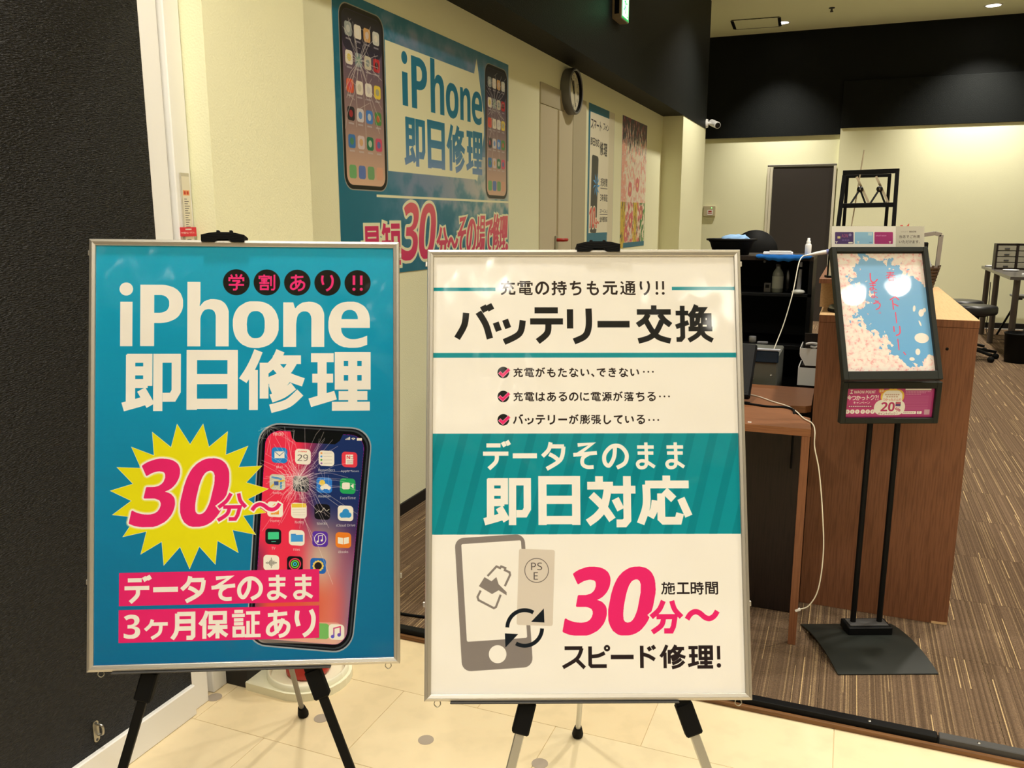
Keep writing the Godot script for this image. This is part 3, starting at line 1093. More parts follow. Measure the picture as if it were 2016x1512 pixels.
func phone_picture(c: Canvas) -> void:
	# the printed phone leans: its axes run along down and across
	var o := Vector2(324.5, 361.2)
	var across := Vector2(224.5, 14.5)
	var down := Vector2(-25.5, 444)
	var P := func(u: float, v: float) -> Vector2: return o + across * u + down * v - Vector2(0, 0) + Vector2(-17, 9) * (u * v)
	var outline := func(u0: float, v0: float, u1: float, v1: float, r: float) -> PackedVector2Array:
		var p := PackedVector2Array()
		var rv := r * 0.5
		for q in 4:
			var ou: float = u1 - r if q in [0, 3] else u0 + r
			var ov: float = v1 - rv if q < 2 else v0 + rv
			for k in 9:
				var a := PI / 2 * (q + k / 8.0)
				p.append(P.call(ou + cos(a) * r, ov + sin(a) * rv))
		return p
	c.poly(outline.call(-0.012, -0.007, 1.012, 1.007, 0.19))
	c.ink(dc(150, 156, 150))
	c.poly(outline.call(0.0, 0.0, 1.0, 1.0, 0.18))
	c.ink(dc(20, 22, 24))
	c.poly(outline.call(0.014, 0.006, 0.986, 0.994, 0.17))
	c.ink(dc(56, 60, 60))
	c.poly(outline.call(0.03, 0.013, 0.97, 0.987, 0.16))
	c.ink(dc(14, 14, 16))
	# wallpaper: red streaming into deep blue, orange and grey below
	var red := dc(232, 50, 72)
	var deep := dc(30, 48, 92)
	var pale := dc(206, 186, 150)
	var orange := dc(222, 86, 56)
	var greyb := dc(120, 128, 140)
	c.poly(outline.call(0.055, 0.028, 0.945, 0.972, 0.13))
	c.ink(Color(1, 0, 1))
	var key := Color8(255, 0, 255)
	var det := across.x * down.y - across.y * down.x
	c.paint(295, 360, 552, 835, func(x: float, y: float, was: Color) -> Color:
		if absf(was.r - 1.0) > 0.02 or was.g > 0.02 or absf(was.b - 1.0) > 0.02:
			return was
		var d := Vector2(x, y) - o
		var u := (d.x * down.y - d.y * down.x) / det
		var v := (across.x * d.y - across.y * d.x) / det
		var e := 0.42 - 0.12 * sin(v * 5.0) + v * 0.1
		var col := red.lerp(deep, smoothstep(e - 0.05, e + 0.25, u) * smoothstep(0.85, 0.3, v))
		col = col.lerp(pale, smoothstep(0.32, 0.62, v) * smoothstep(0.35, 0.6, u) * smoothstep(0.95, 0.6, u) * 0.9)
		col = col.lerp(greyb, smoothstep(0.45, 0.75, v) * smoothstep(0.7, 0.95, u) * 0.9)
		col = col.lerp(orange, smoothstep(0.62, 0.8, v) * smoothstep(0.95, 0.55, u) * 0.85)
		col = col.lerp(deep, smoothstep(0.5, 0.62, v) * smoothstep(0.18, 0.02, u) * 0.5)
		col = col.lerp(pale, smoothstep(0.86, 0.98, v) * 0.35)
		return col)
	# notch and status line
	var notch := PackedVector2Array()
	for q in [[0.27, 0.02], [0.29, 0.058], [0.33, 0.075], [0.68, 0.075], [0.72, 0.058], [0.75, 0.02]]:
		notch.append(P.call(q[0], q[1]))
	c.poly(notch)
	c.ink(dc(16, 18, 16))
	c.word("10:30", 349, 379.5, 22, 6.5, dc(236, 190, 170))
	for k in 4:
		c.rect(495.5 + k * 2.5, 392.0 - k * 1.3 + 1.5, 1.8, 2.5 + k * 1.3, M_CREAM)
	c.ring(511.5, 397.5, 5.0, 1.6, 225, 315)
	c.ring(511.5, 397.5, 2.5, 1.6, 225, 315)
	c.ink(M_CREAM)
	c.rect(518.5, 392.5, 10.5, 5, M_CREAM)
	# icons: places, tones and what they carry
	var W := dc(240, 228, 196)
	var s := 31.5
	var rows := [[Vector2(362.9, 426), dc(40, 130, 190)], [Vector2(409.8, 429.4), W], [Vector2(457.2, 433.2), W], [Vector2(503.7, 436.2), dc(226, 62, 70)],
		[Vector2(359, 480.5), dc(196, 196, 160)], [Vector2(406.2, 484.7), dc(30, 34, 38)], [Vector2(452.8, 487.9), dc(48, 120, 190)], [Vector2(500, 490.3), dc(40, 160, 84)],
		[Vector2(354.4, 535.6), W], [Vector2(401.9, 538.8), W], [Vector2(448.8, 542.1), dc(22, 22, 24)], [Vector2(495.6, 545.8), W],
		[Vector2(350.9, 590.6), dc(26, 28, 26)], [Vector2(397.6, 594), W], [Vector2(444.5, 597.3), dc(90, 50, 150)], [Vector2(491.2, 600.4), dc(236, 128, 40)],
		[Vector2(347, 643.7), W], [Vector2(394, 647.2), dc(20, 20, 22)], [Vector2(440.5, 651.8), dc(40, 100, 170)]]
	for q in rows:
		icon(c, q[0].x, q[0].y, s, q[1])
	# mail envelope
	c.rect(353, 418, 20, 14, W)
	c.stroke([Vector2(353.5, 418.5), Vector2(363, 427), Vector2(372.5, 418.5)], 1.1)
	c.ink(dc(60, 110, 150))
	c.word("Friday", 401, 417.2, 17, 3.6, dc(220, 80, 60))
	c.word("29", 399, 425, 21, 13, dc(90, 84, 76), false)
	for k in 4:
		c.disc(447, 422.4 + k * 7.0, 2.0)
		c.ink([dc(230, 140, 50), dc(60, 140, 200), dc(80, 160, 60), dc(140, 90, 150)][k])
		c.rect(451.5, 422 + k * 7.0, 17, 0.8, dc(190, 180, 160))
	c.rect(496, 426, 15, 20, W)
	c.word("N", 498, 428, 7, 7, dc(220, 50, 60))
	for k in 4:
		c.rect(498 + (8 if k < 2 else 0), 430 + k * 4.2, 5 if k < 2 else 12, 1.1, dc(150, 120, 110))
	# maps, weather, facetime
	c.stroke([Vector2(347, 470), Vector2(366, 474), Vector2(366, 494)], 3.4)
	c.ink(dc(60, 130, 180))
	c.stroke([Vector2(345, 491), Vector2(357, 480), Vector2(373, 477)], 3.6)
	c.ink(dc(226, 180, 60))
	c.rect(352, 479, 9, 8, dc(70, 90, 140))
	c.disc(448.5, 483, 6.0)
	c.ink(dc(236, 196, 70))
	c.disc(449, 493, 4.4)
	c.disc(456, 490.5, 5.6)
	c.disc(462, 493.5, 4.0)
	c.ink(W)
	c.poly(c.round_rect(Vector2(496.5, 490), Vector2(16, 14), 3.5))
	c.poly(PackedVector2Array([Vector2(505.5, 490), Vector2(512, 485), Vector2(512, 496)]))
	c.ink(W)
	# home, notes, stocks, cloud
	c.poly(PackedVector2Array([Vector2(354, 524), Vector2(366, 535), Vector2(362, 535), Vector2(362, 546), Vector2(346, 546), Vector2(346, 535), Vector2(342, 535)]))
	c.ink(dc(236, 150, 50))
	c.rect(387.5, 524.5, 29, 8, dc(232, 196, 60))
	for k in 3:
		c.rect(389, 537 + k * 5.0, 26, 0.6, dc(200, 190, 160))
	c.stroke([Vector2(435, 545), Vector2(441, 540), Vector2(446, 543), Vector2(452, 534), Vector2(457, 541), Vector2(463, 537)], 0.9)
	c.ink(W)
	c.disc(489, 549, 5.5)
	c.disc(496, 543.5, 7.0)
	c.disc(502, 549.5, 5.5)
	c.rect(486, 549, 17, 5.6, dc(50, 140, 190))
	c.ink(dc(50, 140, 190))
	# tv, files, tunes, books
	c.poly(c.round_rect(Vector2(351, 589), Vector2(22, 15), 1.5))
	c.ink(dc(70, 200, 130))
	c.rect(347, 600, 9, 1.6, dc(90, 190, 150))
	c.rect(386, 586, 10, 5, dc(60, 130, 190))
	c.rect(386, 588, 24, 14, dc(70, 150, 210))
	c.ring(444.5, 597.3, 11.5, 1.4)
	c.ink(W)
	c.stroke([Vector2(441, 602), Vector2(441, 591), Vector2(449, 589.5), Vector2(449, 600)], 1.6)
	c.disc(439.6, 602.4, 2.2)
	c.disc(447.6, 600.4, 2.2)
	c.ink(W)
	c.poly(PackedVector2Array([Vector2(480, 594), Vector2(490.6, 596), Vector2(490.6, 609), Vector2(480, 607)]))
	c.poly(PackedVector2Array([Vector2(502.4, 594), Vector2(491.8, 596), Vector2(491.8, 609), Vector2(502.4, 607)]))
	c.ink(W)
	# voice, rings, camera
	for k in 13:
		var hh: float = [2, 3, 5, 3, 8, 12, 21, 13, 6, 9, 4, 3, 2][k]
		c.rect(336 + k * 1.75, 643.7 - hh / 2, 0.9, hh, dc(70, 66, 60))
	for k in 3:
		c.ring(394, 647.2, 11.0 - k * 4.0, 2.6)
		c.ink([dc(226, 60, 80), dc(120, 200, 60), dc(60, 190, 190)][k])
	for k in 12:
		c.disc(440.5 + cos(TAU * k / 12) * 9, 651.8 + sin(TAU * k / 12) * 9, 2.6)
	c.ink(dc(232, 196, 90))
	c.disc(440.5, 651.8, 7.5)
	c.ink(dc(40, 34, 32))
	# names under the icons
	var soft := dc(230, 222, 206)
	var names := [["Reminders", 441, 454.2, 33], ["Apple News", 486, 457.6, 37], ["Maps", 350, 500, 17], ["Weather", 440, 507.5, 26], ["FaceTime", 485, 511.8, 31], ["Home", 345, 556, 18], ["Notes", 394, 559.5, 17], ["Stocks", 438, 563, 21], ["iCloud Drive", 477, 567.4, 38], ["TV", 347, 611.5, 8], ["Files", 391, 615, 13], ["iBooks", 481, 621.5, 20], ["Mail", 357, 447, 12]]
	for q in names:
		c.word(q[0], q[1], q[2], q[3], 5.4, soft, false)
	# dock
	c.poly(c.round_rect(Vector2(404, 786), Vector2(170, 44), 13, 0.0, 0.05))
	c.ink(dc(236, 206, 170), Color(0, 0, 0, 0), 0.5)
	icon(c, 447, 784, s, dc(120, 180, 90))
	icon(c, 477.3, 786.8, s, W)
	c.stroke([Vector2(472, 795), Vector2(472, 779), Vector2(485, 776), Vector2(485, 792)], 2.4)
	c.disc(469.6, 795.6, 3.6)
	c.disc(482.6, 792.6, 3.6)
	c.ink(dc(232, 60, 90), dc(70, 90, 200))
	# cracks
	var r := RandomNumberGenerator.new()
	r.seed = 11
	var box := Rect2(318, 366, 226, 330)
	cracks(c, Vector2(404, 470), 120, 46, box, r, dc(246, 214, 206), 0.55)
	cracks(c, Vector2(398, 482), 46, 60, box, r, dc(240, 226, 206), 0.6)
	cracks(c, Vector2(340, 368), 70, 18, box, r, dc(226, 214, 190), 0.5)
	c.stroke([Vector2(404, 470), Vector2(440, 500), Vector2(492, 538)], 0.7)
	c.stroke([Vector2(412, 474), Vector2(520, 548)], 0.6)
	c.stroke([Vector2(404, 540), Vector2(440, 610), Vector2(470, 690)], 0.6)
	c.stroke([Vector2(404, 470), Vector2(410, 545), Vector2(428, 600)], 0.8)
	c.ink(dc(240, 226, 206), Color(0, 0, 0, 0), 0.7)


func white_board_print() -> Canvas:
	var paper := dc(253, 243, 213)
	var teal := dc(22, 138, 138)
	var ink := dc(44, 34, 30)
	var blackk := dc(28, 28, 28)
	var pink := dc(230, 42, 98)
	var c := Canvas.new(1126, 1596, 594, 841, paper)
	c.rect(0, 63.6, 122.3, 6.8, teal)
	c.rect(470, 62.0, 124, 6.6, teal)
	var u := 0.3268
	for q in [["充", 475, 90], ["電", 578, 90], ["の", 682, 86], ["持", 782, 92], ["ち", 888, 78], ["も", 990, 84], ["元", 1090, 90], ["通", 1196, 94], ["り", 1306, 80], ["!", 1388, 60], ["!", 1426, 60]]:
		c.glyph(q[0], 132.2 + (q[1] - 475) * u, 49.5, q[2] * u, 29, 1.1)
	c.ink(ink)
	for q in [["バ", 45, 100, 73, 69, 1.25], ["ッ", 116, 104, 68, 69, 1.25], ["テ", 189, 101, 67, 71, 1.25], ["リ", 256, 104, 63, 68, 1.25], ["ー", 319, 104, 70, 65, 1.2], ["交", 398, 99, 71, 73, 1.2], ["換", 475, 98.5, 73, 72, 1.22]]:
		c.glyph(q[0], q[1], q[2], q[3], q[4], q[5])
	c.ink(blackk)
	c.rect(0, 193, 594, 9.4, teal)
	var rows := [["充電がもたない、できない", 222.3, 430.0, 230.5], ["充電はあるのに電源が落ちる", 269.6, 460.6, 278.7], ["バッテリーが膨張している", 314.2, 438.8, 324.7]]
	for k in 3:
		var y: float = [231.5, 278.4, 323.8][k]
		c.disc(137.5, y, 11.2)
		c.ink(blackk)
		c.stroke([Vector2(129.5, y - 0.5), Vector2(136.5, y + 6), Vector2(149.5, y - 6.5)], 6.4)
		c.ink(dc(246, 150, 160))
		c.stroke([Vector2(130.4, y + 0.2), Vector2(136.5, y + 5.8), Vector2(148.7, y - 5.8)], 4.6)
		c.ink(pink)
		var x := 155.8
		var s: String = rows[k][0]
		for i in s.length():
			c.glyph(s[i], x + 1, rows[k][1], 18.8, 18.2, 1.12)
			x += 10.5 if s[i] == "、" else 21.7 if k < 1 else 21.6
		c.ink(ink)
		for i in 3:
			c.disc(rows[k][2] - 18 + i * 8.8, rows[k][3], 1.7)
		c.ink(ink)
	# teal band with faint slanting stripes
	c.rect(0, 350.5, 594, 193, teal)
	for k in 16:
		var x := -30.0 + k * 44.0
		c.poly(PackedVector2Array([Vector2(x + 40, 350.5), Vector2(x + 56, 350.5), Vector2(x + 6, 543.5), Vector2(x - 10, 543.5)]))
	c.ink(dc(19, 126, 126))
	for q in [["デ", 96.5, 54], ["ー", 153, 52], ["タ", 211, 50], ["そ", 270, 51], ["の", 327, 53], ["ま", 390, 45], ["ま", 447, 45]]:
		c.glyph(q[0], q[1], 367, q[2], 53, 1.15)
	for q in [["即", 97, 433, 92, 94, 1.28], ["日", 200, 433, 90, 94, 1.2], ["対", 297, 432, 96, 96, 1.2], ["応", 399, 432, 98, 95, 1.2]]:
		c.glyph(q[0], q[1], q[2], q[3], q[4], q[5])
	c.ink(paper)
	# phone and battery pictogram
	var grey := dc(134, 122, 106)
	var tan_ := dc(214, 196, 166)
	var tilt := -0.062
	c.poly(c.round_rect(Vector2(118.5, 671), Vector2(134, 249), 17, tilt))
	c.ink(grey)
	c.poly(c.round_rect(Vector2(119.5, 649.5), Vector2(114.5, 183), 3, tilt))
	c.ink(paper)
	c.disc(126.2, 767.4, 16.7)
	c.ink(paper)
	c.poly(c.round_rect(Vector2(199.0, 643.2), Vector2(68.5, 142.5), 4, 0.036))
	c.ink(tan_)
	c.ring(200.7, 611.6, 22.6, 1.2)
	c.latin("PS", 190.2, 597, 21, 14, false)
	c.latin("E", 195, 615, 8, 14, false)
	c.ink(dc(88, 78, 68))
	# battery with a flash, drawn leaning
	c.stroke([Vector2(107, 622), Vector2(124, 604), Vector2(131, 607), Vector2(133, 604), Vector2(141, 607), Vector2(140, 611), Vector2(149, 615), Vector2(150, 620), Vector2(140, 641)], 4.0)
	c.stroke([Vector2(94, 649), Vector2(88, 661), Vector2(90, 667), Vector2(119, 682), Vector2(123, 680), Vector2(132, 657)], 4.0)
	c.poly(PackedVector2Array([Vector2(101.3, 623.9), Vector2(114.5, 631.7), Vector2(123.9, 623.9), Vector2(128.2, 637.3), Vector2(143.3, 652.1), Vector2(143.3, 658.1), Vector2(128.2, 648.6), Vector2(115.6, 655.6), Vector2(90.5, 640.8)]))
	c.ink(grey)
	# circling arrows
	for k in 2:
		var f := 1.0 if k == 0 else -1.0
		var o := Vector2(177.5, 719)
		var from := 182.0 if k == 0 else 2.0
		c.ring(o.x, o.y, 33, 7.2, from, from + 118)
		c.poly(PackedVector2Array([o + Vector2(36.5, -36) * f, o + Vector2(37.5, -10) * f, o + Vector2(12.5, -11.5) * f]))
	c.ink(dc(28, 32, 34))
	# 30 minutes
	c.latin("3", 251, 606.5, 89, 125.5, true, 0.21, 1.6)
	c.latin("0", 338, 606.5, 88, 125.5, true, 0.21, 1.6)
	c.ink(pink)
	for pass_ in 2:
		c.glyph("分", 416, 667, 62, 63, 1.1, [3.0, 0.0][pass_], 0.12)
		c.ink([paper, pink][pass_])
	c.glyph("〜", 484, 668, 63, 58, 1.1)
	c.ink(pink)
	for q in [["施", 438.5], ["工", 467.5], ["時", 494], ["間", 522]]:
		c.glyph(q[0], q[1], 634, 25.5, 24, 1.05)
	c.ink(ink)
	for q in [["ス", 247, 46, 1.1], ["ピ", 292, 46, 1.1], ["ー", 338, 48, 1.1], ["ド", 384, 46, 1.1], ["修", 434, 48, 1.15], ["理", 486, 48, 1.15], ["!", 532, 26, 1.2]]:
		c.glyph(q[0], q[1], 752, q[2], 43, q[3])
	c.ink(ink)
	return c


func clouds(sd: int) -> Callable:
	var n := FastNoiseLite.new()
	n.seed = sd
	n.frequency = 0.006
	n.fractal_octaves = 4
	return func(x: float, y: float) -> float: return clampf(n.get_noise_2d(x, y) * 1.3 + 0.5, 0.0, 1.0)


func banner_print() -> Canvas:
	# 1870 x 1158 mm
	var teal := dc(14, 96, 106, 0.8)
	var sky := dc(112, 126, 134, 0.8)
	var pale := dc(196, 182, 150, 0.85)
	var white := dc(236, 216, 160, 0.85)
	var c := Canvas.new(1122, 696, 1870, 1158, teal)
	var cl := clouds(31)
	c.paint(0, 0, 1870, 1158, func(x: float, y: float, _was: Color) -> Color:
		var k: float = cl.call(x, y)
		var left := smoothstep(120.0, 620.0, x + (k - 0.5) * 500.0)
		var col := teal.lerp(sky, left * (0.55 + 0.45 * k))
		if y > 560.0:
			col = teal.lerp(sky.lerp(pale, smoothstep(700.0, 1700.0, x)), smoothstep(1150.0, 640.0, y + (k - 0.5) * 260.0) * smoothstep(150.0, 650.0, x))
		else:
			col = col.lerp(teal, smoothstep(60.0, 0.0, y) * 0.8 * (1.0 - left * 0.3))
		return col)
	# speech panel with its point towards the second phone
	c.poly(PackedVector2Array([Vector2(410, 125), Vector2(1370, 125), Vector2(1405, 40), Vector2(1500, 330), Vector2(1500, 440), Vector2(1400, 700), Vector2(1385, 690), Vector2(410, 692)]))
	c.ink(white)
	c.rect(300, 800, 1570, 12, white)
	var bt := dc(18, 108, 122, 0.85)
	c.disc(585, 172, 28)
	c.poly(PackedVector2Array([Vector2(560, 236), Vector2(612, 236), Vector2(612, 386), Vector2(560, 386)]))
	c.latin("P", 650, 150, 160, 236)
	c.latin("h", 846, 128, 150, 258)
	c.latin("o", 1016, 215, 150, 175)
	c.latin("n", 1188, 215, 130, 171)
	c.latin("e", 1336, 215, 140, 175)
	c.ink(bt)
	for k in 4:
		c.glyph("即日修理"[k], 560 + k * 232, 425, 215, 235, 1.2)
	c.ink(bt, dc(120, 140, 160, 0.9))
	# slogan
	var pink := dc(206, 40, 84, 0.88)
	var rose := dc(220, 96, 92, 0.88)
	for pass_ in 2:
		var g: float = [15.0, 0.0][pass_]
		for q in [["最", 165, 940, 170, 190], ["短", 330, 925, 175, 200]]:
			c.glyph(q[0], q[1], q[2], q[3], q[4], 1.2, g)
		c.ink([white, pink][pass_])
		c.latin("3", 505, 830, 190, 275, true, 0.2, g)
		c.latin("0", 690, 830, 190, 275, true, 0.2, g)
		c.ink([white, rose][pass_], [Color(0, 0, 0, 0), pink][pass_])
		for q in [["分", 885, 945, 130, 165], ["〜", 1015, 950, 120, 170], ["そ", 1130, 890, 120, 215], ["の", 1250, 890, 130, 215], ["場", 1382, 885, 120, 225], ["で", 1505, 890, 120, 215], ["修", 1618, 880, 108, 225], ["理", 1722, 880, 105, 225], ["!", 1815, 880, 50, 225]]:
			c.glyph(q[0], q[1], q[2], q[3], q[4], 1.15, g * 0.75, 0.1)
		c.ink([white, rose][pass_], [Color(0, 0, 0, 0), pink][pass_])
	# phones
	banner_phone(c, Rect2(48, 42, 350, 740), 17)
	banner_phone(c, Rect2(1520, 42, 330, 745), 18)
	return c


func banner_phone(c: Canvas, b: Rect2, sd: int) -> void:
	var r := RandomNumberGenerator.new()
	r.seed = sd
	c.poly(c.round_rect(b.get_center(), b.size + Vector2(10, 10), 62))
	c.ink(dc(150, 140, 116, 0.85))
	c.poly(c.round_rect(b.get_center(), b.size, 60))
	c.ink(dc(14, 13, 14, 0.9))
	c.poly(c.round_rect(b.get_center(), b.size - Vector2(34, 34), 44))
	c.ink(dc(52, 40, 66, 0.85), dc(212, 166, 122, 0.85))
	c.poly(c.round_rect(Vector2(b.get_center().x, b.position.y + 100), Vector2(b.size.x - 34, 160), 44))
	c.ink(dc(28, 26, 28, 0.85), dc(44, 36, 52, 0.85))
	var tones := [dc(150, 150, 130, 0.85), dc(226, 206, 168, 0.85), dc(206, 150, 80, 0.85), dc(200, 190, 160, 0.85), dc(226, 206, 168, 0.85), dc(120, 130, 120, 0.85), dc(196, 180, 140, 0.85), dc(190, 40, 44, 0.85), dc(216, 84, 48, 0.85), dc(226, 206, 168, 0.85), dc(226, 210, 176, 0.85), dc(226, 190, 60, 0.85), dc(44, 40, 40, 0.85), dc(206, 190, 170, 0.85), dc(70, 120, 170, 0.85), dc(80, 130, 60, 0.85), dc(60, 110, 150, 0.85), dc(206, 180, 160, 0.85), dc(40, 110, 70, 0.85), dc(200, 70, 90, 0.85)]
	for k in 20:
		var x := b.position.x + 65.0 + (k % 4) * (b.size.x - 130.0) / 3.0
		var y := b.position.y + 95.0 + (k / 4) * 112.0
		icon(c, x, y, 56, tones[k], 0.0)
		c.disc(x, y, 15)
		c.ink(tones[(k * 7 + 3) % 20], Color(0, 0, 0, 0), 0.75)
		c.rect(x - 20, y + 36, 40, 7, dc(190, 176, 160, 0.85), 0.6)
	for k in 4:
		icon(c, b.position.x + 65.0 + k * (b.size.x - 130.0) / 3.0, b.end.y - 72.0, 56, [dc(110, 160, 90, 0.85), dc(90, 110, 150, 0.85), dc(110, 150, 90, 0.85), dc(210, 150, 110, 0.85)][k], 0.0)
	var box := b.grow(-14)
	cracks(c, b.position + Vector2(b.size.x * 0.4, 210), 360, 26, box, r, dc(206, 190, 160, 0.85), 3.0)


func teal_print() -> Canvas:
	# 775 x 1092 mm
	var teal := dc(14, 98, 110, 0.8)
	var paper := dc(226, 208, 164, 0.85)
	var ink := dc(34, 28, 26, 0.8)
	var c := Canvas.new(388, 546, 775, 1092, teal)
	c.rect(45, 62, 730, 970, paper)
	c.rect(600, 0, 175, 1092, dc(214, 196, 150, 0.85))
	c.rect(45, 1010, 560, 26, teal)
	c.text("スマート", 60, 112, 76, 80, ink)
	c.text("フォン", 420, 112, 56, 58, ink)
	c.text("修理", 330, 270, 105, 115, ink, 1.1)
	c.text("即日対応", 60, 255, 62, 64, ink)
	c.poly(c.round_rect(Vector2(190, 700), Vector2(190, 620), 30, 0.04))
	c.ink(dc(24, 24, 24, 0.8), dc(58, 52, 44, 0.8))
	for k in 9:
		var a := TAU * k / 9
		c.poly(PackedVector2Array([Vector2(250, 620), Vector2(250 + cos(a) * 110, 620 + sin(a) * 100), Vector2(250 + cos(a + 0.3) * 60, 620 + sin(a + 0.3) * 60)]))
	c.ink(dc(60, 150, 190, 0.85))
	for pass_ in 2:
		c.latin("10", 60, 800, 170, 170, true, 0.25, [12.0, 0.0][pass_])
		c.glyph("分", 225, 890, 70, 80, 1.1, [8.0, 0.0][pass_])
		c.glyph("〜", 290, 890, 60, 70, 1.1, [8.0, 0.0][pass_])
		c.ink([paper, dc(206, 60, 44, 0.85)][pass_])
	c.rect(370, 640, 220, 5, ink)
	c.text("短時間", 370, 560, 66, 74, ink)
	c.text("3年保証".substr(1), 410, 690, 60, 64, ink)
	c.word("3", 370, 692, 34, 56, ink)
	c.text("スマートフォン", 365, 815, 32, 34, ink)
	c.rect(365, 856, 240, 4, ink)
	c.text("全機種対応", 365, 876, 46, 48, ink, 1.1)
	return c


func bright_print() -> Canvas:
	# 970 x 1180 mm: a busy fashion poster, dark hair, pink and peach dresses, yellow, green and teal at its foot
	var c := Canvas.new(300, 364, 970, 1180, dc(222, 188, 140, 0.85))
	var n := FastNoiseLite.new()
	n.seed = 9
	n.frequency = 0.011
	n.fractal_octaves = 4
	var hair := dc(36, 28, 36, 0.85)
	var wine := dc(120, 24, 40, 0.85)
	var peach := dc(226, 150, 116, 0.85)
	var skin := dc(232, 204, 160, 0.85)
	var yellow := dc(206, 168, 50, 0.85)
	var green := dc(90, 140, 70, 0.85)
	var rose := dc(206, 84, 80, 0.85)
	var tl := dc(20, 100, 110, 0.85)
	c.paint(0, 0, 970, 1180, func(x: float, y: float, _was: Color) -> Color:
		var k := n.get_noise_2d(x * 2.2, y * 0.5)
		var q := n.get_noise_2d(x * 0.9 + 900.0, y * 0.9)
		var col := skin
		if y < 190.0 + k * 330.0:
			col = hair if k + q > -0.1 else wine
		elif y < 760.0:
			col = peach if x < 160.0 + q * 160.0 or q > 0.28 else skin.lerp(rose, clampf(q * 1.5, 0.0, 0.5))
			if absf(k) < 0.035:
				col = dc(250, 236, 206, 0.85)
		else:
			col = yellow if (x < 170.0 or absf(x - 560.0 + k * 120.0) < 80.0) else skin.lerp(rose, clampf(q * 2.0 + 0.3, 0.0, 1.0))
			if x > 760.0 and q > -0.05:
				col = green
			if k > 0.33:
				col = hair
		if y > 1135.0 and x > 120.0:
			col = tl
		return col)
	for q in [[330, 640], [620, 590], [380, 930], [800, 850], [210, 1060]]:
		for j in 8:
			c.disc(q[0] + cos(TAU * j / 8) * 42, q[1] + sin(TAU * j / 8) * 42, 32)
		c.ink(rose, Color(0, 0, 0, 0), 0.8)
		c.disc(q[0], q[1], 24)
		c.ink(dc(232, 190, 120, 0.85))
	return c


func clock_print() -> Canvas:
	var c := Canvas.new(160, 160, 280, 280, dc(206, 190, 146, 0.85))
	var ink := dc(40, 36, 32)
	for k in 60:
		var d := Vector2.from_angle(TAU * k / 60)
		c.stroke([Vector2(140, 140) + d * (128 if k % 5 else 122), Vector2(140, 140) + d * 134], 2.0 if k % 5 else 4.5)
	c.ink(ink)
	for k in range(1, 13):
		var d := Vector2.from_angle(TAU * k / 12 - PI / 2) * 101
		var s := str(k)
		c.word(s, 140 + d.x - 8 * s.length(), 140 + d.y - 12, 15 * s.length(), 24, ink)
	return c


func exit_print() -> Canvas:
	# white ground with a green border and a green running figure at the door
	var c := Canvas.new(128, 128, 200, 200, Color(0.93, 1.0, 0.9))
	var g := Color(0.05, 0.62, 0.3)
	c.rect(0, 0, 200, 14, g)
	c.rect(0, 186, 200, 14, g)
	c.rect(0, 0, 14, 200, g)
	c.rect(186, 0, 14, 200, g)
	c.disc(112, 50, 13)
	c.stroke([Vector2(104, 66), Vector2(88, 104), Vector2(110, 124), Vector2(104, 156)], 17)
	c.stroke([Vector2(88, 104), Vector2(72, 130), Vector2(42, 134)], 14)
	c.stroke([Vector2(102, 70), Vector2(126, 86), Vector2(142, 80)], 10)
	c.stroke([Vector2(98, 70), Vector2(72, 76), Vector2(64, 96)], 10)
	c.stroke([Vector2(150, 30), Vector2(150, 170), Vector2(180, 170)], 8)
	c.ink(g)
	return c


func strip_print() -> Canvas:
	var c := Canvas.new(64, 1240, 31, 600, dc(226, 210, 170))
	var ink := dc(70, 62, 54)
	c.rect(3, 38, 25, 15, dc(232, 160, 100))
	c.rect(6, 41, 8, 9, dc(190, 60, 30))
	c.rect(17, 41, 8, 9, dc(190, 60, 30))
	for k in 13:
		c.rect(6, 62 + k * 6.5, 10 + (k * 7) % 11, 2.0, ink, 0.8)
	for k in 4:
		c.rect(7, 176 + k * 6, 16, 1.8, ink, 0.8)
	c.ring(15.5, 212, 8, 1.4, 190, 300)
	c.ring(15.5, 212, 8, 1.4, -50, 20)
	c.disc(15.5, 212, 2.4)
	c.ink(ink)
	for k in 4:
		c.rect(6, 234 + k * 7, 18, 2.0, ink, 0.8)
	c.rect(4, 262, 23, 46, dc(220, 60, 60))
	c.rect(8, 268, 15, 10, dc(240, 170, 150))
	c.disc(15.5, 292, 4)
	c.ink(M_CREAM)
	for k in 8:
		c.rect(5, 330 + k * 6.5, 20, 2.0, ink, 0.8)
	return c


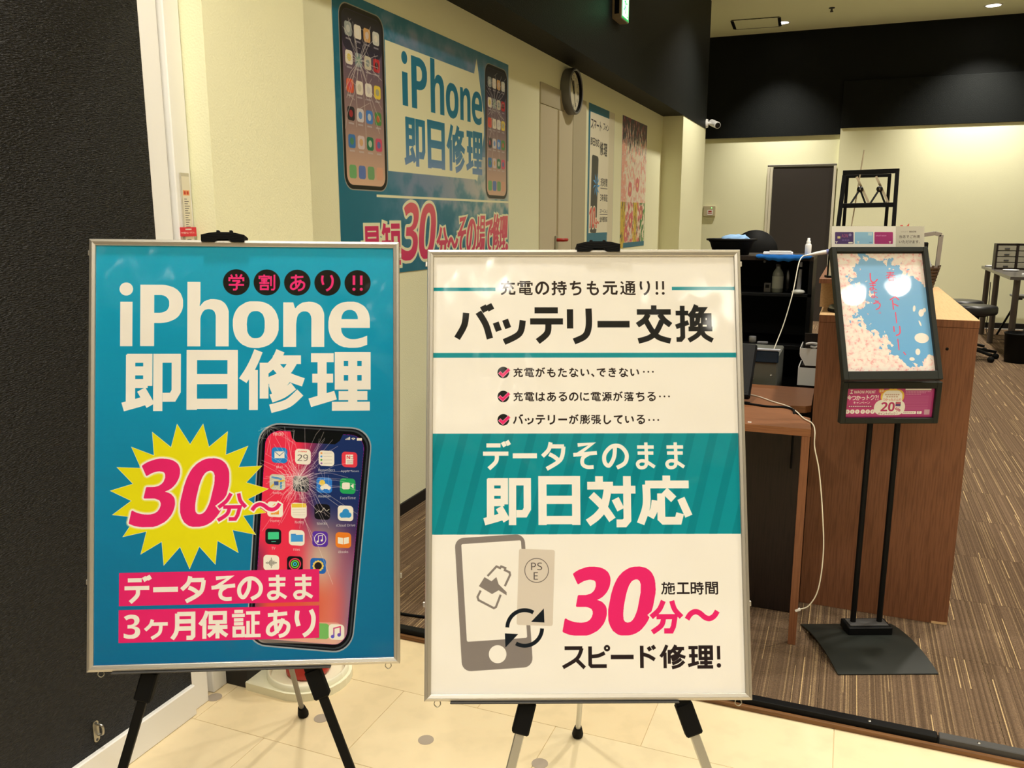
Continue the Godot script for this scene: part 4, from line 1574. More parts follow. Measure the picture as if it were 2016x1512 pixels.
# ====================================================================== shop front
func shop_front() -> void:
	# ---- fire extinguisher on its tray
	var tray := thing("extinguisher_tray", "cream plastic floor tray holding the fire extinguisher behind the blue board", "tray", at(-1.56, 0, -2.09))
	var p := PackedVector2Array()
	for k in 25:
		var a := deg_to_rad(-62.0 + 262.0 * k / 24.0)
		p.append(Vector2(cos(a) * 0.142, sin(a) * 0.142))
	p.append(Vector2(-0.142, -0.135))
	p.append(Vector2(0.0, -0.135))
	# the tray's outline on the floor: a disc with one square corner by the pier
	var q := PackedVector2Array()
	q.append_array(PackedVector2Array([Vector2(-0.143, 0.137), Vector2(-0.15, 0.12), Vector2(-0.146, -0.02)]))
	for k in 23:
		var a := deg_to_rad(176.0 + 268.0 * k / 22.0)
		q.append(Vector2(cos(a) * 0.142, sin(a) * 0.142))
	var s := shape()
	s.xf = Transform3D(Basis(Vector3.RIGHT, -PI / 2), Vector3.ZERO)
	var out := PackedVector2Array()
	for v in q:
		out.append(Vector2(v.x, -v.y) if true else v)
	put("base", s.prism(out, 0.026), M.cream, tray)
	put("rim", shape().lathe([Vector2(0.132, 0.026), Vector2(0.130, 0.044), Vector2(0.124, 0.046), Vector2(0.121, 0.044), Vector2(0.118, 0.028)], 40), M.cream, tray)
	var ext := thing("fire_extinguisher", "red fire extinguisher standing in the cream tray", "fire extinguisher", at(-1.56, 0.028, -2.09))
	put("bottle", shape().lathe([Vector2(0, 0.0), Vector2(0.066, 0.0), Vector2(0.071, 0.006), Vector2(0.071, 0.02), Vector2(0.069, 0.024), Vector2(0.069, 0.36), Vector2(0.06, 0.40), Vector2(0.03, 0.43), Vector2(0.018, 0.435), Vector2(0, 0.435)], 36), M.red, ext)
	put("valve", shape().lathe([Vector2(0.017, 0.43), Vector2(0.017, 0.47), Vector2(0.012, 0.475), Vector2(0, 0.475)], 16), M.steel, ext)
	put("handle", shape().bar(Vector3(-0.02, 0.47, 0), Vector3(0.09, 0.50, 0), 0.02, 0.008, Vector3.BACK, 0.002).bar(Vector3(-0.02, 0.468, 0), Vector3(0.10, 0.462, 0), 0.02, 0.006, Vector3.BACK, 0.002), M.black, ext)
	put("hose", shape().tube(curve([Vector3(-0.015, 0.45, 0), Vector3(-0.07, 0.44, 0.0), Vector3(-0.088, 0.36, 0), Vector3(-0.082, 0.12, 0)]), 0.009, 10), M.rubber, ext)
	put("label", shape().lathe([Vector2(0.0695, 0.13), Vector2(0.0695, 0.28)], 36), M.paper, ext)
	# ---- black cable on the carpet between the boards
	var cable := put("floor_cable", shape().tube(curve([Vector3(-1.9, CARPET + 0.005, -2.72), Vector3(-1.58, CARPET + 0.005, -2.57), Vector3(-1.42, CARPET + 0.006, -2.545), Vector3(-1.25, CARPET + 0.005, -2.60), Vector3(-1.0, CARPET + 0.005, -2.78), Vector3(-0.7, CARPET + 0.005, -3.0)]), 0.005, 8), M.rubber)
	label(cable, "black cable lying on the carpet between the two boards", "cable")


func board_pose(x: Vector3, y: Vector3, z: Vector3, o: Vector3) -> Transform3D:
	return Transform3D(Basis(x, y, z), o).orthonormalized()


func make_board(text: String, pose: Transform3D, print_: Canvas) -> Node3D:
	var b := thing("poster_board", text, "sign", pose, "A1 poster boards")
	b.remove_meta("group")
	var w := 0.618
	var h := 0.865
	var f := 0.0125
	# four mitred aluminium rails with a stepped face
	for k in 4:
		var long := w if k % 2 == 0 else h
		var far := h if k % 2 == 0 else w
		var s := shape()
		s.xf = Transform3D(Basis(Vector3.BACK, PI / 2 * k), Vector3.ZERO)
		var prof := [Vector2(0.0, -0.016), Vector2(0.0, 0.0015), Vector2(0.001, 0.003), Vector2(0.0052, 0.0038), Vector2(0.0058, 0.0030), Vector2(0.0064, 0.0036), Vector2(f - 0.001, 0.0022), Vector2(f, 0.0012), Vector2(f, -0.003)]
		for i in prof.size() - 1:
			var a: Vector2 = prof[i]
			var c: Vector2 = prof[i + 1]
			s.quad(Vector3(-long / 2 + a.x, -far / 2 + a.x, a.y), Vector3(long / 2 - a.x, -far / 2 + a.x, a.y), Vector3(long / 2 - c.x, -far / 2 + c.x, c.y), Vector3(-long / 2 + c.x, -far / 2 + c.x, c.y))
		put("frame_rail", s, M.alu, b)
	put("back_panel", shape().box(Vector3(0, 0, -0.0095), Vector3(w - 0.001, h - 0.001, 0.013)), M.grey, b)
	var m := picture(print_, 0.09, 0.0, 0.18)
	m.metallic_specular = 0.42
	put("poster", sheet(0.595, 0.842, -0.0026), m, b)
	for x in [-0.285, 0.285]:
		var r := put("hanging_ring", shape().tube(curve([Vector3(x - 0.004, -h / 2, -0.008), Vector3(x - 0.006, -h / 2 - 0.008, -0.008), Vector3(x, -h / 2 - 0.013, -0.008), Vector3(x + 0.006, -h / 2 - 0.008, -0.008), Vector3(x + 0.004, -h / 2, -0.008)], 4), 0.001, 6), M.steel, b)
	for y in [0.33, -0.33]:
		for x in [-1.0, 1.0]:
			put("side_stud", shape().box(Vector3(x * (w / 2 + 0.002), y + 0.075, -0.006), Vector3(0.005, 0.010, 0.006), 0.001), M.alu, b)
	return b


func make_easel(text: String, pose: Transform3D, head: Vector3, feet: Array, knees: Array, apex: Vector3, rear: Vector3, low: Material, rear_m: Material) -> void:
	var e := thing("display_easel", text, "easel", at(apex.x, 0, apex.z))
	var n := pose.basis.z
	var side := pose.basis.x
	var top := head
	# mast with the clip head that grips the board's upper edge
	put("mast", inside(e).tube([apex - n * 0.01 - pose.basis.y * 0.1, top - n * 0.012], 0.009, 12), M.black, e)
	var hs := inside(e)
	hs.xf = Transform3D(pose.basis, pose * Vector3((pose.affine_inverse() * top).x, 0.4325, 0))
	var prof := PackedVector2Array([Vector2(-0.042, -0.004), Vector2(-0.043, 0.010), Vector2(-0.026, 0.014), Vector2(-0.012, 0.0155), Vector2(0.012, 0.0155), Vector2(0.026, 0.014), Vector2(0.043, 0.010), Vector2(0.042, -0.004), Vector2(0.018, -0.004), Vector2(0.008, 0.003), Vector2(-0.008, 0.003), Vector2(-0.018, -0.004)])
	hs.xf = hs.xf * Transform3D(Basis.IDENTITY, Vector3(0, 0, -0.026))
	var clip := put("clip_head", hs.prism(prof, 0.034), M.rubber, e)
	for k in 4:
		var g := inside(e)
		g.xf = Transform3D(pose.basis, pose * Vector3((pose.affine_inverse() * top).x, 0.4325, 0.0082))
		var yy := 0.0 + k * 0.0032
		g.bar(Vector3(-0.043, yy - 0.001, 0), Vector3(-0.016, yy + 0.002, 0), 0.0013, 0.001, Vector3.UP)
		g.bar(Vector3(0.043, yy - 0.001, 0), Vector3(0.016, yy + 0.002, 0), 0.0013, 0.001, Vector3.UP)
		g.bar(Vector3(-0.016, yy + 0.002, 0), Vector3(0.016, yy + 0.002, 0), 0.0013, 0.001, Vector3.UP)
		put("grip_rib", g, M.black, clip)
	var ears := inside(e)
	ears.xf = Transform3D(pose.basis, pose * Vector3((pose.affine_inverse() * top).x, 0.4325, -0.01))
	ears.box(Vector3(-0.013, 0.0185, 0), Vector3(0.006, 0.007, 0.01), 0.001).box(Vector3(0.013, 0.0185, 0), Vector3(0.006, 0.007, 0.01), 0.001)
	put("thumb_piece", ears, M.black, clip)
	put("hub", inside(e).box(apex - n * 0.012, Vector3(0.09, 0.07, 0.035), 0.006), M.black, e)
	# ledge under the board
	var lg := inside(e)
	lg.xf = pose
	put("ledge", lg.box(Vector3(-0.045, -0.4345, -0.008), Vector3(0.43, 0.003, 0.034), 0.001), M.dark_grey, e)
	for k in 2:
		var knee: Vector3 = knees[k]
		var foot: Vector3 = feet[k]
		var d := (foot - knee).normalized()
		var start := apex - n * 0.012 + (knee - apex).normalized() * 0.02
		var leg := put("leg", inside(e).bar(start, knee + d * 0.02, 0.022, 0.014, side, 0.002), M.black, e)
		put("lower_tube", inside(e).bar(knee - d * 0.05, foot, 0.0185, 0.011, side, 0.0015), low, leg)
		put("collar", inside(e).bar(knee - d * 0.028, knee + d * 0.035, 0.033, 0.024, side, 0.003).bar(knee - d * 0.045, knee - d * 0.025, 0.029, 0.02, side, 0.002), M.rubber, leg)
		put("foot_cap", inside(e).bar(foot - d * 0.03, foot, 0.023, 0.017, side, 0.003), M.rubber, leg)
	var rd := (rear - apex).normalized()
	var rl := put("rear_leg", inside(e).tube([apex - n * 0.02, rear - rd * 0.02], 0.0075, 12), rear_m, e)
	put("rubber_foot", inside(e).tube([rear - rd * 0.05, rear - rd * 0.045, rear - rd * 0.012, rear - rd * 0.003], [0.0105, 0.0115, 0.0165, 0.0155], 14), M.rubber, rl)


func boards() -> void:
	var blue := board_pose(Vector3(0.8959, -0.0125, -0.4441), Vector3(-0.0838, 0.9769, -0.1964), Vector3(0.4363, 0.2132, 0.8742), Vector3(-1.1123, 1.0151, -1.3225))
	make_board("blue phone repair poster board with a yellow starburst in a silver frame", blue, blue_board_print())
	var white := board_pose(Vector3(0.9246, -0.0005, -0.381), Vector3(-0.1068, 0.9595, -0.2605), Vector3(0.3658, 0.2816, 0.8871), Vector3(-0.4468, 1.0058, -1.4973))
	make_board("white battery replacement poster board with a teal band in a silver frame", white, white_board_print())
	make_easel("black easel holding the blue poster board", blue, Vector3(-1.199, 1.441, -1.406), [Vector3(-1.365, 0, -0.983), Vector3(-0.73, 0, -1.3)], [Vector3(-1.268, 0.553, -1.168), Vector3(-0.962, 0.545, -1.316)], Vector3(-1.178, 1.039, -1.345), Vector3(-1.448, 0, -1.906), M.black, M.grey_metal)
	make_easel("easel with silver lower legs holding the white poster board", white, Vector3(-0.475, 1.422, -1.64), [Vector3(-0.598, 0, -1.149), Vector3(0.018, 0, -1.404)], [Vector3(-0.519, 0.549, -1.357), Vector3(-0.229, 0.545, -1.475)], Vector3(-0.436, 1.029, -1.559), Vector3(-0.644, 0, -2.118), M.silver_leg, M.silver_leg)


# ====================================================================== floor stand with the blossom poster
func pop_stand() -> void:
	var yaw := 22.6
	var o := thing("poster_stand", "black floor stand with a cherry blossom poster and a magenta card", "stand", at(0.14, CARPET, -2.92, yaw))
	# bowed base plate
	var s := shape()
	var n := 14
	var w := 0.164
	var d := 0.172
	var top := func(k: int) -> Vector3:
		var t := -1.0 + 2.0 * k / n
		return Vector3(0, 0.004 + 0.022 * (1.0 - t * t), t * d)
	for k in n:
		var a: Vector3 = top.call(k)
		var b: Vector3 = top.call(k + 1)
		var x := Vector3(w, 0, 0)
		var dn := Vector3(0, -0.004, 0)
		s.st.set_smooth_group(1)
		s.quad(b - x, b + x, a + x, a - x)
		s.st.set_smooth_group(-1)
		s.quad(a - x + dn, a + x + dn, b + x + dn, b - x + dn)
		s.quad(b + x + dn, a + x + dn, a + x, b + x)
		s.quad(a - x + dn, b - x + dn, b - x, a - x)
	var f: Vector3 = top.call(n)
	s.quad(f + Vector3(-w, -0.004, 0), f + Vector3(w, -0.004, 0), f + Vector3(w, 0, 0), f + Vector3(-w, 0, 0))
	put("base_plate", s, M.stand, o)
	var socket := put("socket", shape().box(Vector3(0.036, 0.037, -0.085), Vector3(0.155, 0.03, 0.075), 0.003), M.black, o)
	put("socket_cap", shape().box(Vector3(0.036, 0.0535, -0.085), Vector3(0.135, 0.004, 0.05), 0.001), M.dark_grey, socket)
	for x in [-0.0105, 0.0825]:
		put("pole", shape().tube([Vector3(x, 0.04, -0.09), Vector3(x, 0.93, -0.085)], 0.0095, 12), M.black, o)
	var inv := o.transform.affine_inverse()
	# lower holder, upright, with the magenta card
	var low := inv * Transform3D(Basis.from_euler(Vector3(deg_to_rad(2.0), deg_to_rad(yaw), 0)), Vector3(0.15, 0.887, -2.979))
	var holder := put("card_holder", holder_shape(0.327, 0.142, 0.292, 0.1, 0.002), M.stand, o)
	holder.transform = low
	put("campaign_card", sheet(0.298, 0.107, -0.0008), picture(card_print(), 0.3), holder)
	# sloping upper frame with the poster
	var up := inv * Transform3D(Basis.from_euler(Vector3(deg_to_rad(-22.2), deg_to_rad(24.4), 0)), Vector3(0.114, 1.179, -2.998))
	var frame := put("poster_frame", holder_shape(0.327, 0.45, 0.292, 0.404, -0.006), M.stand, o)
	frame.transform = up
	var pm := picture(blossom_print(), 0.03)
	put("blossom_poster_print", sheet(0.297, 0.41, -0.0008), pm, frame)
	# card strip standing on the top edge
	var hd := inv * Transform3D(Basis.from_euler(Vector3(deg_to_rad(-11.0), deg_to_rad(20.5), 0)), Vector3(0.076, 1.42, -3.13))
	var k := 0.9666
	var strip := put("card_strip", sheet(0.32 * k, 0.078 * k, 0.0015).box(Vector3(0, 0, 0.0), Vector3(0.32 * k, 0.078 * k, 0.0028)), picture(header_print(), 0.35), o)
	strip.transform = hd
	var cl := put("clear_sleeve", shape().box(Vector3(0, 0.0, -0.004), Vector3(0.326 * k, 0.082 * k, 0.002)), M.clear, strip)


func holder_shape(w: float, h: float, iw: float, ih: float, drop: float) -> Shape:
	# a picture frame with an opening iw x ih; its face at z = 0.012
	var s := shape()
	var sx := (w - iw) / 2
	var top := (h - ih) / 2 + drop
	var bot := h - ih - top
	s.box(Vector3(-w / 2 + sx / 2, 0, 0), Vector3(sx, h, 0.024), 0.002)
	s.box(Vector3(w / 2 - sx / 2, 0, 0), Vector3(sx, h, 0.024), 0.002)
	s.box(Vector3(0, h / 2 - top / 2, 0.0), Vector3(iw + 0.004, top, 0.0235), 0.002)
	s.box(Vector3(0, -h / 2 + bot / 2, 0.0), Vector3(iw + 0.004, bot, 0.0235), 0.002)
	s.box(Vector3(0, 0, -0.007), Vector3(w - 0.006, h - 0.006, 0.01))
	return s


func blossom_print() -> Canvas:
	# 297 x 410 mm: blue sky ringed by pale blossom, falling petals, two lines of upright writing
	var sky := dc(128, 168, 184, 0.86)
	var c := Canvas.new(446, 616, 297, 410, sky)
	var n := FastNoiseLite.new()
	n.seed = 21
	n.frequency = 0.028
	n.fractal_octaves = 4
	var f := FastNoiseLite.new()
	f.seed = 4
	f.noise_type = FastNoiseLite.TYPE_CELLULAR
	f.frequency = 0.062
	f.fractal_octaves = 2
	f.cellular_return_type = FastNoiseLite.RETURN_DISTANCE
	var light := dc(248, 212, 182, 0.86)
	var blush := dc(240, 180, 160, 0.86)
	var red := dc(212, 128, 118, 0.86)
	var deep := dc(104, 158, 182, 0.86)
	c.paint(0, 0, 297, 410, func(x: float, y: float, _was: Color) -> Color:
		var edge := 66.0 + 18.0 * sin(y * 0.045 + 1.0)
		if y > 230.0:
			edge += (y - 230.0) * 0.85
		var q := f.get_noise_2d(x, y) + 0.35
		var k := n.get_noise_2d(x, y) * 0.85 - q * 0.16
		var inside_ := edge - x + k * 80.0
		inside_ = maxf(inside_, 118.0 - absf(x - 150.0) * 2.6 - y * 4.0 + k * 40.0)
		inside_ = maxf(inside_, (x - 225.0) * 0.9 + (62.0 - y) * 1.3 + k * 80.0)
		inside_ = maxf(inside_, (y - 385.0) + absf(x - 225.0) * 0.75 + k * 34.0 - 8.0)
		if inside_ < 0.0:
			return sky.lerp(deep, clampf((y - 60.0) / 300.0, 0.0, 1.0))
		var soft := n.get_noise_2d(x * 1.7 + 500.0, y * 1.7)
		var col := light.lerp(blush, clampf(0.3 + q * 0.7 + soft * 1.1, 0.0, 1.0))
		if q < -0.42 and soft > 0.1:
			col = col.lerp(red, 0.5)
		elif soft > 0.38:
			col = col.lerp(red, clampf((soft - 0.38) * 3.0, 0.0, 0.55))
		return col)
	for q in [[248, 190, 4.5, 11, 0.2], [270, 205, 9, 13, 0.3], [262, 240, 3, 10, -0.3], [262, 290, 24, 17, 0.0], [244, 336, 8, 11, 0.2], [222, 360, 9, 6, 0.0], [281, 196, 6, 8, 0.5]]:
		var p := PackedVector2Array()
		for k in 24:
			p.append(Vector2(q[0], q[1]) + Vector2(cos(TAU * k / 24) * q[2], sin(TAU * k / 24) * q[3]).rotated(q[4]))
		c.poly(p)
	c.ink(light)
	var ink := dc(232, 84, 100)
	var col1 := "春のストーリー"
	var ys := [64, 0, 128, 160, 196, 236, 284]
	var one := [["春", 164, 62, 34], ["ス", 168, 128, 34], ["ト", 166, 160, 34], ["リ", 166, 248, 34]]
	for q in one:
		c.glyph(q[0], q[1], q[2], q[3], q[3], 0.82)
	c.stroke([Vector2(184, 202), Vector2(184, 240)], 3.4)
	c.stroke([Vector2(182, 292), Vector2(182, 330)], 3.4)
	c.stroke([Vector2(196, 336), Vector2(203, 346)], 3.4)
	c.ink(ink)
	for q in [["し", 104, 66, 36], ["ま", 102, 98, 30], ["よ", 106, 128, 26], ["う", 108, 160, 34], ["。", 128, 182, 26]]:
		c.glyph(q[0], q[1], q[2], q[3], q[3], 0.82)
	c.ink(ink)
	return c


func card_print() -> Canvas:
	# 290 x 100 mm campaign card
	var mag := dc(186, 52, 106)
	var white := dc(250, 236, 210)
	var c := Canvas.new(580, 208, 298, 107, mag)
	c.rect(196, 8, 96, 90, dc(176, 62, 112))
	c.stroke([Vector2(16, 13), Vector2(24, 13)], 3.2)
	c.stroke([Vector2(20, 13), Vector2(20, 22), Vector2(16, 23.5), Vector2(24, 23.5)], 2.6)
	c.latin("WAON POINT", 28, 14, 72, 10)
	c.ink(white)
	var s := "今つかっトク"
	for k in s.length():
		c.glyph(s[k], 6 + k * 15.4, 30 + sin(k) * 0.8, 15.5, 17, 1.15)
	c.latin("?!", 99, 30, 12, 17)
	c.ink(white)
	c.text("キャンペーン", 29, 51, 8.5, 9.2, white, 1.1)
	c.rect(12, 64, 82, 8, dc(150, 34, 84))
	for k in 11:
		c.rect(15 + k * 7.0, 66.2, 5.0, 3.6, white, 0.8)
	for k in 6:
		c.disc(12.0 + k * 16.4 + (2.0 if k > 2 else 0.0), 86, 7.6)
	c.ink(white)
	for k in 6:
		c.stroke([Vector2(9.0 + k * 16.4 + (2.0 if k > 2 else 0.0), 84), Vector2(15.0 + k * 16.4 + (2.0 if k > 2 else 0.0), 84)], 1.4)
		c.stroke([Vector2(12.0 + k * 16.4 + (2.0 if k > 2 else 0.0), 84), Vector2(12.0 + k * 16.4 + (2.0 if k > 2 else 0.0), 90)], 1.4)
	c.ink(dc(200, 120, 140))
	# purse: gold clasp over a white bag
	c.poly(c.round_rect(Vector2(157, 34), Vector2(78, 46), 21))
	c.ink(dc(232, 186, 62))
	c.disc(150, 9, 5)
	c.disc(164, 9, 5)
	c.poly(c.round_rect(Vector2(157, 13), Vector2(30, 8), 4))
	c.ink(dc(232, 186, 62))
	c.poly(c.round_rect(Vector2(157, 43), Vector2(66, 58), 20))
	c.poly(c.round_rect(Vector2(151, 72), Vector2(104, 52), 25))
	c.ink(white)
	c.disc(119, 15, 9.5)
	c.ink(dc(222, 132, 60))
	c.text("全店", 111.5, 11.5, 7.2, 7.6, white)
	var brown := dc(150, 92, 80)
	for k in 7:
		c.rect(132 + k * 7.0, 26, 5.4, 4.6, dc(190, 150, 120), 0.8)
	for k in 5:
		c.rect(137 + k * 8.0, 33, 6, 4.4, dc(190, 150, 120), 0.8)
	c.text("つかったぶんの", 126, 41, 8.4, 8.8, dc(210, 120, 100))
	c.word("20", 122, 54, 46, 31, dc(186, 40, 92))
	c.word("%", 171, 72, 17, 14, dc(186, 40, 92))
	c.rect(170, 53, 17, 15, dc(96, 58, 110))
	c.rect(171, 54, 15, 6, dc(210, 90, 100))
	c.text("ポイントバック!", 114, 89, 7.6, 8.6, brown)
	# small print and address bar
	c.rect(198, 8, 86, 5.5, white)
	for k in 3:
		for j in 16 - k * 3:
			c.rect(200 + j * 5.2, 17 + k * 4.4, 3.8, 2.4, dc(226, 170, 180), 0.75)
	for k in 13:
		c.rect(200, 32 + k * 3.9, 78, 1.1, dc(206, 124, 150), 0.55)
	c.rect(195, 85, 46, 9.5, white)
	for k in 6:
		c.rect(199 + k * 6.4, 88, 4.6, 3.6, dc(200, 170, 150))
	c.poly(c.round_rect(Vector2(252, 89.7), Vector2(16, 9.5), 2))
	c.ink(white)
	c.ring(251, 89, 2.6, 1.0)
	c.ink(dc(150, 100, 110))
	c.poly(c.round_rect(Vector2(277, 88), Vector2(18, 17), 1))
	c.ink(dc(196, 150, 150))
	return c


func header_print() -> Canvas:
	# 320 x 75 mm: three payment cards and two lines of writing
	var c := Canvas.new(544, 132, 320, 78, dc(240, 228, 196))
	c.rect(222, 0, 98, 78, dc(206, 194, 162))
	for k in 3:
		c.poly(c.round_rect(Vector2(43.5 + 68.3 * k, 41), Vector2(64, 42), 3))
		c.ink([dc(74, 48, 94), dc(148, 192, 204), dc(170, 44, 102)][k])
	c.rect(20, 35, 10, 8, dc(214, 190, 120))
	c.word("AON", 34, 27, 22, 12, dc(190, 90, 110), false)
	c.rect(58, 55, 15, 5, M_CREAM)
	c.disc(64, 30, 5)
	c.ink(dc(190, 180, 190), Color(0, 0, 0, 0), 0.6)
	for k in 3:
		c.rect(36 + k * 9, 46, 7, 5, dc(110, 84, 130))
	c.rect(126, 22, 14, 10, dc(196, 214, 214))
	c.rect(130, 55, 10, 3, dc(110, 150, 170))
	c.word("smart waon", 153, 30, 36, 5, dc(240, 190, 200), false)
	for x in [17.0, 92.0, 202.0]:
		c.stroke([Vector2(x - 4, 54), Vector2(x + 4, 54)], 2.4)
		c.stroke([Vector2(x, 54), Vector2(x, 60)], 2.6)
	c.ink(M_CREAM)
	var ink := dc(96, 86, 72)
	c.word("smart", 240, 16, 24, 5.5, dc(176, 164, 136), false)
	c.word("WAON", 268, 16, 24, 5.5, ink)
	c.text("当店でご利用", 233, 31, 10.4, 12.4, ink)
	c.text("いただけます。", 233, 49, 10.4, 11.4, ink)
	return c


# ====================================================================== counter, desk and what stands on them
func counter_and_desk() -> void:
	# ---- counter
	var x0 := -0.094
	var x1 := 0.417
	var z0 := -3.21
	var z1 := -4.78
	var c := thing("counter", "brown wood-grain reception counter behind the poster stand", "counter", at((x0 + x1) / 2, CARPET, (z0 + z1) / 2))
	put("front_panel", inside(c).span(Vector3(x0, CARPET, z0 - 0.02), Vector3(x1, 1.1165, z0), 0.001), M.counter, c)
	put("side_panel", inside(c).span(Vector3(x1 - 0.022, CARPET, z1), Vector3(x1, 1.1165, z0 - 0.0205), 0.001), M.counter, c)
	put("back_panel", inside(c).span(Vector3(x0 + 0.02, CARPET, z1), Vector3(x1 - 0.0225, 1.1165, z1 + 0.02)), M.counter, c)
	for y in [0.35, 0.62, 0.86]:
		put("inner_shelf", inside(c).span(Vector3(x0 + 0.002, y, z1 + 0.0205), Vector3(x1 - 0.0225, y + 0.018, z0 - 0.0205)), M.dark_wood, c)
	put("top", inside(c).span(Vector3(x0 + 0.0, 1.117, z1), Vector3(x1 + 0.001, 1.142, z0 + 0.0015), 0.001), M.counter, c)
	put("top_laminate", inside(c).span(Vector3(x0, 1.142, z1), Vector3(x1 + 0.001, 1.1435, z0 + 0.0015), 0.0005), M.counter_top, c)
	var hole := inside(c)
	hole.xf = Transform3D(Basis(Vector3.RIGHT, PI / 2), Vector3(0.327, 1.042, z0))
	put("screw_hole", hole.lathe([Vector2(0.0052, -0.001), Vector2(0.0052, 0.0006), Vector2(0, 0.0006)], 14), M.black, c)
	put("chipped_edge", inside(c).bar(Vector3(0.365, CARPET + 0.004, z0 + 0.0006), Vector3(0.416, CARPET + 0.006, z0 + 0.0006), 0.009, 0.0012, Vector3.UP), mat(dc(214, 170, 110), 0.8), c)
	# ---- raised shelf on the counter's left half
	var s := thing("raised_shelf", "open brown shelf box raised on the left half of the counter", "shelf", at(0.0, 1.1435, -3.75))
	put("top", inside(s).span(Vector3(x0 - 0.012, 1.249, -4.3), Vector3(0.15, 1.267, -3.3), 0.0015), M.counter, s)
	put("back", inside(s).span(Vector3(0.13, 1.1435, -4.3), Vector3(0.148, 1.249, -3.31)), M.counter_top, s)
	put("side", inside(s).span(Vector3(x0 - 0.01, 1.1435, -4.3), Vector3(0.13, 1.249, -4.282)), M.counter_top, s)
	put("side", inside(s).span(Vector3(x0 - 0.01, 1.1435, -3.52), Vector3(0.13, 1.249, -3.502)), M.counter_top, s)
	var mouse := thing("computer_mouse", "silver and black computer mouse in the raised shelf", "mouse", at(-0.035, 1.1435, -3.33, 20))
	var ms := shape()
	for side in 2:
		ms.xf = Transform3D(Basis(Vector3(0.032, 0, 0), Vector3(0, 0.030 if side == 0 else 0.017, 0), Vector3(0, 0, 0.052)), Vector3.ZERO)
		if side == 0:
			put("shell", ms.lathe([Vector2(0.97, 0.45), Vector2(0.86, 0.75), Vector2(0.6, 0.95), Vector2(0.3, 1.0), Vector2(0, 1.02)], 20), M.steel, mouse)
			ms = shape()
		else:
			put("body", ms.lathe([Vector2(0, 0), Vector2(0.95, 0.0), Vector2(1.05, 0.3), Vector2(1.0, 0.8)], 20), M.black, mouse)
	var ph := thing("photo_stand", "small dark photo stand on the raised shelf behind the poster stand", "stand", at(-0.055, 1.267, -3.36, 12))
	put("frame", shape().box(Vector3(0, 0.05, 0), Vector3(0.055, 0.1, 0.008), 0.001).box(Vector3(0, 0.004, -0.01), Vector3(0.06, 0.008, 0.05), 0.001), M.black, ph)
	put("picture", shape().box(Vector3(0, 0.05, 0.0045), Vector3(0.045, 0.086, 0.001)), M.cream, ph)
	# ---- scanner with its cord
	var sc := thing("hand_scanner", "white and blue hand-held scanner lying on the black shelf's right end", "scanner", at(-0.155, 1.3205, -4.14, 8))
	put("body", shape().tube([Vector3(-0.055, -0.006, 0.0), Vector3(-0.03, -0.001, 0), Vector3(0.0, 0.005, 0), Vector3(0.03, 0.011, 0), Vector3(0.06, 0.015, 0)], [0.003, 0.005, 0.008, 0.0095, 0.010], 12), M.white, sc)
	put("grip", shape().tube([Vector3(0.045, 0.013, 0), Vector3(0.07, 0.0165, 0), Vector3(0.1, 0.0175, 0)], [0.0118, 0.0125, 0.011], 12), mat(dc(110, 112, 150), 0.5), sc)
	var cord := put("scanner_cord", shape().tube(curve([Vector3(-0.209, 1.315, -4.135), Vector3(-0.222, 1.285, -4.05), Vector3(-0.235, 1.16, -3.98), Vector3(-0.26, 1.03, -3.93), Vector3(-0.288, 0.93, -3.87), Vector3(-0.315, 0.84, -3.78), Vector3(-0.345, 0.812, -3.68), Vector3(-0.42, 0.806, -3.58)]), 0.0024, 8), M.cable)
	label(cord, "pale scanner cord hanging in front of the black shelves", "cord")
	# ---- desk
	var zf := -2.85
	var zb := -3.58
	var d := thing("desk", "brown wood-grain desk with one front leg left of the counter", "desk", at(-0.5, CARPET, -3.2))
	var top := PackedVector2Array([Vector2(-1.15, -zf), Vector2(-0.084, -zf), Vector2(-0.0965, -3.03), Vector2(-0.155, -3.12), Vector2(-0.158, -3.2), Vector2(-0.135, -3.3), Vector2(-0.10, -3.33), Vector2(-0.105, zb), Vector2(-1.15, zb)])
	var tp := inside(d)
	var pts := PackedVector2Array()
	for p in [Vector2(-1.15, 2.85), Vector2(-0.084, 2.85), Vector2(-0.094, 3.02), Vector2(-0.135, 3.05), Vector2(-0.150, 3.075), Vector2(-0.152, 3.13), Vector2(-0.172, 3.185), Vector2(-0.19, 3.20), Vector2(-0.12, 3.21), Vector2(-0.100, 3.235), Vector2(-0.104, 3.58), Vector2(-1.15, 3.58)]:
		pts.append(p)
	tp.xf = Transform3D(Basis(Vector3.RIGHT, -PI / 2), Vector3(0, 0.777, 0))
	put("top", tp.prism(pts, 0.025), M.desk, d)
	put("leg", inside(d).span(Vector3(-0.112, CARPET, -2.874), Vector3(-0.086, 0.777, -2.852), 0.001), M.desk_leg, d)
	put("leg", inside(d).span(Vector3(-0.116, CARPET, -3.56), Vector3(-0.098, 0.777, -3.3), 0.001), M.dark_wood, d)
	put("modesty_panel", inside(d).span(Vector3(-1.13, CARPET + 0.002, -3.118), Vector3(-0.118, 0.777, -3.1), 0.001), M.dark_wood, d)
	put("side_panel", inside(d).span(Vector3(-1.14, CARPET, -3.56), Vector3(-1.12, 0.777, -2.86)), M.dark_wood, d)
	# ---- monitor seen from its edge
	var mo := thing("monitor", "black monitor leaning back on the desk beside the white board", "monitor", at(-0.5, 0.802, -3.25))
	var low := Vector3(-0.315, 0.826, -3.16)
	var high := Vector3(-0.315, 1.000, -3.34)
	var back := (high - low).normalized()
	var face := Vector3.RIGHT.cross(back).normalized()
	var ms2 := inside(mo)
	ms2.xf = Transform3D(Basis(Vector3.RIGHT, back, face), (low + high) / 2.0 - Vector3(0.17, 0, 0))
